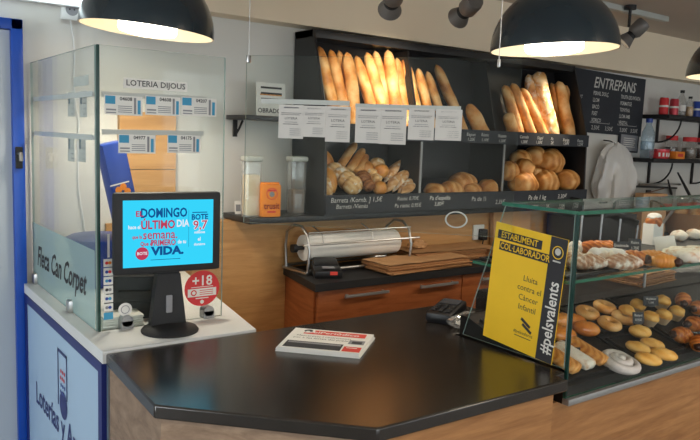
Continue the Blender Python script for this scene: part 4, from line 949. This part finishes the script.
p = atY(648, 240, 1.36); t = thing('cinnamon_bun', 'small sugar-topped bun in a paper wrapper behind the white card', 'pastry', (p.x, 1.345, TS), (0,0,0), G)
MB().prism([(-.03,-.02),(.03,-.02),(.03,.02),(-.03,.02)], 0, .072, 'paper').build('wrapper', t); MB().blob((.03,.026,.026), 'croi', noisefn(2,.2,2), Matrix.Translation((0,0,.078))).build('bun', t); MB().blob((.026,.023,.014), 'icing', noisefn(6,.2,2), Matrix.Translation((0,0,.094))).build('sugar_top', t)
p = atY(665, 243, 1.20); k_ = (p-EYE).dot(_f)/FPX
MB().box((0,0,0), (21*k_,.002,14*k_), 'paper').build('blank_card', None, p+Vector((0,0,0)), (R(-20),R(-8),R(-36)), label='blank white card leaning on the pastries of the glass shelf', cat='card')
# lower deck: slopes down towards the customer
def onslope(px, py, h): return at(px, py, Vector((0,1.06,DZ))+SN*h, SN)
def lay(mb, name, px, py, h, rz, lb, group, parts=(), xy=None, z0=None):
    z0 = h if z0 is None else z0
    if xy: p = Vector((xy[0], xy[1], DZ+(xy[1]-1.06)*math.tan(SL)))+SN*z0
    else: p = onslope(px, py, h); p = p+SN*(z0-h)
    o = mb.build(name, None, p, (Matrix.Rotation(SL,4,'X') @ Matrix.Rotation(R(rz),4,'Z')).to_euler(), label=lb, cat='pastry', group=group, ang=70)
    for nm, bm_, l_ in parts: bm_.build(nm, o, label=l_, ang=70)
    return o
G = 'glazed ring doughnuts'; TH = .0085
def donut(): return MB().torus(.0225, .0155, 'donut', None, 36, 18, .88, lambda a, b_: 1+.06*noise.noise(Vector((math.cos(a)*1.5, math.sin(a)*1.5, b_*.3))))
for px, py, lb in ((587.5,312.5,'leftmost'), (605,307,'rear one'), (609.5,323.5,'front one'), (623.5,317.5,'right one')):
    lay(donut(), 'doughnut', px, py, TH+.0137, px*9 % 180, 'glazed ring doughnut on the lower deck, %s of four' % lb, G)
G = 'glazed plain buns'
for px, py, a, bb, rz, lb in ((561,320,.040,.027,-10,'glazed brown bun behind the end glass, upper one'), (562,333.5,.044,.029,-25,'glazed brown bun behind the end glass, lower one'), (575,321,.036,.026,-45,'glazed brown bun right behind the front corner of the case'), (586.5,328.5,.042,.027,-30,'shiny glazed brown bun left of the doughnuts')):
    lay(MB().blob((a,bb,.022), 'bun', lambda d: 1-.12*max(0,1-abs(d.x)*5)*(1 if d.z > 0 else 0)), 'glazed_bun', px, py, TH+.0215, rz, lb, G)
G = 'small golden buns'
for px, py, a, bb, h, rz, lb in ((640,331.5,.038,.026,.018,-20,'smooth golden bun in front of the small price tag'), (638,347.5,.037,.025,.015,-40,'oval golden cake, left of the four at the front'), (652.5,344,.037,.025,.015,-40,'oval golden cake, rear of the four at the front'), (648.5,359,.040,.026,.015,-35,'oval golden cake, frontmost of the four'), (664,354,.041,.026,.015,-38,'oval golden cake, right of the four at the front')):
    lay(MB().blob((a,bb,h), 'cake', lambda d: 1+(.05 if d.z > .3 else 0)*math.cos(d.x*9)), 'golden_bun', px, py, TH+h, rz, lb, G)
G = 'muffins in paper cases'
for px, py, lb in ((638,305,'left rear one behind the black tag'), (663,301,'right rear one'), (651,317,'front left one'), (664,315,'front middle one'), (677,311.5,'front right one'), (627,311,'far left one beside the doughnuts')):
    p = onslope(px, py, TH+.028)-SN*.028
    t = thing('muffin', 'golden muffin in a paper case, '+lb, 'muffin', p, (SL,0,0), G)
    MB().lathe([(0,0),(.018,0),(.0255,.024),(.024,.024),(0,.02)], 'case', 36).build('paper_case', t)
    MB().blob((.0255,.0255,.018), 'cake', noisefn(px,.16,2), Matrix.Translation((0,0,.029))).build('cake', t)
G = 'dark glazed croissants'
for px, py, rz, lb in ((683,300,20,'rear left one'), (699,308,-20,'rear right one at the picture edge'), (682,335,-40,'front left one beside the large price tag'), (699,343,10,'front right one at the picture edge'), (695,324,-30,'one behind the large price tag')):
    lay(croissant(.0235,.036,'croi',px), 'dark_croissant', px, py, TH+.026, rz, 'dark glazed croissant, right of the lower deck, '+lb, G, [('chocolate_end', MB().blob((.012,.013,.011), 'choc', noisefn(px,.3,2), Matrix.Translation((-.031,-.009,0))), 'dark filled end')])
G = 'long puff pastry strips'
for x, y, ln, mt, rz, lb in ((1.532,1.128,.10,'strip',97,'golden puff pastry strip nearest the end glass at the front left corner'), (1.592,1.136,.115,'sugar',96,'white dusted puff pastry strip between two golden ones'), (1.655,1.145,.13,'strip',94,'golden puff pastry strip behind the white dusted one'), (1.515,1.30,.12,'strip',70,'golden puff pastry strip behind the end glass under the poster'), (1.575,1.285,.10,'sugar',60,'white dusted puff pastry strip behind the end glass')):
    mb = MB().box((0,0,0), (ln,.047,.028), mt, bev=.0125)
    for v in mb.bm.verts: v.co *= 1+.10*noise.noise(v.co*38+Vector((x*9,0,0)))
    lay(mb, 'pastry_strip', 0, 0, TH+.0155, rz, lb, G, xy=(x, y))
def spiral(R_, r, mt, turns):
    n = 96; pts = []; rs = []
    for i in range(n+1):
        q = i/n; a = -turns*2*PI*q; rr = R_*(1-q); pts.append((rr*math.cos(a), rr*math.sin(a), r*(1+.9*q))); rs.append(r*(.3+.7*min(1,q*9)))
    return MB().lathe([(0,0),(R_*.9,0),(R_*.95,r*.5),(0,r*1.3)], mt, 32).tube(pts, rs, mt, 10)
m['icing2'] = mat('grey_white_icing_sugar', rgb(206,200,194), .85, var=.08, nscale=60)
lay(spiral(.055, .0115, 'icing2', 2.4), 'sugar_spiral', 618, 363, .014, 30, 'large white sugar-dusted spiral pastry on the front tray', 'spiral pastries', z0=TH)
bag_stack('paper_bags', (2.47,1.50,LZ+.001), (.27,.17), R(4), 9, 'stack of brown paper bags behind the muffins inside the display case')
MB().blob((.13,.05,.014), 'clearp', noisefn(12,.5,3)).build('foil_packet', None, (2.80,1.50,LZ+.02), (0,0,R(-20)), label='crumpled clear packet right of the brown paper bags in the display case', cat='packet')

# things on the back counter seen through the case
t = thing('wire_rack', 'dark slanted rack on the back counter seen through the glass case', 'rack', (3.55, 2.46, .911))
MB().box((0,0,.19), (.62,.22,.05), 'blackm', rot=(0,R(14),0), bev=.004).box((0,0,.09), (.55,.22,.18), 'black', bev=.004).build('body', t)
for k in range(4): MB().tube([(-.28+.18*k,-.125,.02), (-.28+.18*k,-.13,.25-.045*k)], .006, 'steel').build('rail', t)
MB().prism([(-.10,-.04),(.10,-.04),(.085,.04),(-.085,.04)], 0, .29, 'kraft').build('standing_bag', None, (4.10, 2.44, .911), (0,0,R(-12)), label='upright plain kraft paper bag on the back counter seen through the case', cat='paper bag')
MB().box((0,0,.16), (.30,.03,.32), 'kraft', bev=.004).build('cardboard_sheet', None, (2.98, 2.568, .911), (R(-5),0,0), label='brown cardboard sheet leaning on the wall behind the case', cat='cardboard')
t = thing('bread_basket', 'low basket of small breads on the back counter at right', 'basket', (4.55, 2.39, .911))
MB().shell([(.13,.0),(.19,.16),(.20,.16),(.14,-.0)], 'kraftd', 24).lathe([(0,.002),(.135,.004)], 'kraftd', 24).build('basket', t)
for k in range(5):
    MB().blob((.07,.045,.04), 'b_bag', noisefn(k,.1,2)).build('small_loaf', None, (4.55+.085*math.cos(k*1.26), 2.39+.075*math.sin(k*1.26), .911+.155), (0,0,k*1.26), label='small loaf in the low basket behind the case, %s' % ['right one','back right one','back left one','front left one','front right one'][k], cat='bread', group='small loaves in the basket')

# ------------------------------------------------------------------ pendant lamps, track lights
m['bulb'] = glow('lamp_diffuser', (1,.93,.80,1), 6)
def lamp(c, Rr, lb, power, tilt=0):
    t = thing('pendant_lamp', lb, 'lamp', c); t.rotation_mode = 'AXIS_ANGLE'; t.rotation_axis_angle = (R(tilt), _f.x, _f.y, 0)
    n = 12; H = Rr*.98
    out = [(Rr*math.cos(PI/2*k/n)**1.0 if k < n else .03, H*math.sin(PI/2*k/n)) for k in range(n)]+[(.035, H), (.03, H+.03)]
    inn = [(max(.02, r-.004), z-.003 if z > .01 else z) for r, z in out][::-1]
    prof = out+inn; mts = ['teal']*len(out)+['lining']*len(inn); mts[-1] = 'lining'
    MB().shell(prof, 'teal', 56, None, mts).build('shade', t, label='dark teal dome with white lining')
    MB().lathe([(0,-.014),(.06,-.012),(.088,-.006),(.094,.004),(.094,.05),(.05,.088),(0,.09)], 'bulb', 36).build('bulb', t, label='glowing white diffuser')
    MB().lathe([(0,.088),(.03,.088),(.03,H-.01),(0,H-.01)], 'white', 20).build('lamp_holder', t)
    MB().tube([(0,0,H+.02), (0,0,CEIL-c[2]-.001)], .004, 'blackm', 8).build('cord', t)
    li = bpy.data.lights.new('lamp_light', 'SPOT'); li.energy = power; li.color = (1,.88,.72); li.shadow_soft_size = .07; li.spot_size = R(150); li.spot_blend = .6
    lo = bpy.data.objects.new('lamp_light', li); lo.location = Vector(c)+Vector((0,0,-.03)); COL.objects.link(lo)
lamp(tuple(atD(147.5,31.5,2.30)), .214, 'dark dome pendant lamp at upper left above the lottery desk', 17, 4.5)
lamp(tuple(atD(554,50,2.30)), .205, 'dark dome pendant lamp above the display case, in front of the bread cabinet', 14, -3)
lamp(tuple(atD(741,77,2.85)), .205, 'dark dome pendant lamp cut by the right edge of the picture', 14)
def spot(c, target, lb, power, size=58, blend=.7, sc=1):
    c = Vector(c); d = (Vector(target)-c).normalized()
    t = thing('track_spotlight', lb, 'spotlight', (c.x, c.y, CEIL), (0,0,0), 'ceiling spotlights')
    q = (-d).to_track_quat('Z','Y').to_matrix().to_4x4(); X = Matrix.Translation((0,0,c.z-CEIL)) @ q @ Matrix.Scale(sc,4)
    MB().lathe([(0,.115),(.036,.115),(.040,.10),(.040,.045),(.030,.03),(0,.03)][::-1], 'satin2', 28, X).build('body', t)
    MB().lathe([(.026,.042),(.026,.02),(.03,.01),(.048,-.035),(.045,-.035),(.024,.02)], 'satin2', 28, X, ['blackm','blackm']+['satin2']*3).build('reflector', t)
    MB().lathe([(0,.004),(.03,.004),(.03,.0),(0,.0)][1:3]+[(0,0)], 'spotglow', 20, X @ Matrix.Translation((0,0,-.004))).build('lens', t)
    MB().tube([(0,0,0), (0,0,c.z-CEIL+.06), X @ Vector((0,.0,.07))], .008, 'blackm', 10).lathe([(0,0),(.03,0),(.03,-.02),(0,-.02)][::-1], 'blackm', 20).build('mount', t)
    li = bpy.data.lights.new('spot_light', 'SPOT'); li.energy = power; li.color = (1,.80,.56); li.spot_size = R(size); li.spot_blend = blend; li.shadow_soft_size = .03
    lo = bpy.data.objects.new('spot_light', li); lo.location = c+d*.05; lo.rotation_euler = d.to_track_quat('-Z','Y').to_euler(); COL.objects.link(lo)
m['satin2'] = mat('dark_grey_spot_metal', rgb(112,108,104), .45, .2); m['spotglow'] = glow('spot_lens', (1,.85,.62,1), 12)
spot(atY(391,5,1.95), (1.93,2.55,1.66), 'grey track spotlight left of the other, above the bread cabinet', 15, 52, .8, .88)
spot(atY(462,14,1.95), (2.08,2.55,1.72), 'grey track spotlight above the bread cabinet, left of the big pendant lamp', 25, 46, .8, .88)
p3 = atY(628,38,2.2); spot(p3, (3.08,2.52,1.60), 'grey track spotlight at the end of the ceiling rail, right of the big pendant lamp', 38, 44, .8, .95)
a, c = atZ(606,4,CEIL), atZ(647,19,CEIL)
t = thing('ceiling_rail', 'pale ceiling light rail right of the big pendant lamp', 'light rail', ((a.x+p3.x+.1)/2, p3.y+.045, CEIL))
MB().box((.05,0,-.014), (.75,.036,.028), 'railm', bev=.003).build('rail', t)
# ------------------------------------------------------------------ added customer side fill lights, and daylight
m['panelglow'] = glow('fill_panel_glow', (1,.84,.64,1), 17)  # unseen glowing panels, added as fill from the customer side
for x, y, lb in ((.4,-.9,'square fill light panel added on the ceiling behind the viewer, left'), (2.9,-.6,'square fill light panel added on the ceiling before the pastry case')):
    t = thing('fill_panel', lb, 'fill light', (x, y, CEIL), (0,0,0), 'fill panels added over the customer area')
    MB().box((0,0,-.012), (.62,.62,.024), 'white', bev=.003).build('frame', t); MB().box((0,0,-.027), (.56,.56,.006), 'panelglow').build('diffuser', t)
W = bpy.data.worlds.new('world'); S.world = W; W.use_nodes = True
for x, e in ((.15, 22), (4.25, 14)):          # daylight through the shop windows
    li = bpy.data.lights.new('window_daylight', 'AREA'); li.shape = 'RECTANGLE'; li.size = 3.4; li.size_y = 1.4; li.energy = e; li.color = (.97,.98,1) if x < 1 else (1,.90,.78)
    lo = bpy.data.objects.new('window_daylight', li); lo.location = (x, -2.68, 1.33); lo.rotation_euler = (PI/2, 0, 0); COL.objects.link(lo)
li = bpy.data.lights.new('added_side_light', 'AREA'); li.shape = 'RECTANGLE'; li.size = 1.8; li.size_y = 1.1; li.energy = 27; li.color = (.94,.97,1)  # lamp added at the side opening to brighten left-facing surfaces
lo = bpy.data.objects.new('added_side_light', li); lo.location = (-2.28, 1.07, 1.15); lo.rotation_euler = (0, -PI/2, 0); COL.objects.link(lo)
bg = W.node_tree.nodes['Background']; bg.inputs[0].default_value = (.78,.88,1,1); bg.inputs[1].default_value = 1.6
S.view_settings.view_transform = 'Standard'; S.view_settings.look = 'None'; S.view_settings.gamma = 1; S.view_settings.use_curve_mapping = False
S.view_settings.exposure = 0.28
S.cycles.max_bounces = 10; S.cycles.transparent_max_bounces = 24; S.cycles.caustics_reflective = False; S.cycles.caustics_refractive = False
S.cycles.sample_clamp_indirect = 4
bpy.context.view_layer.update()
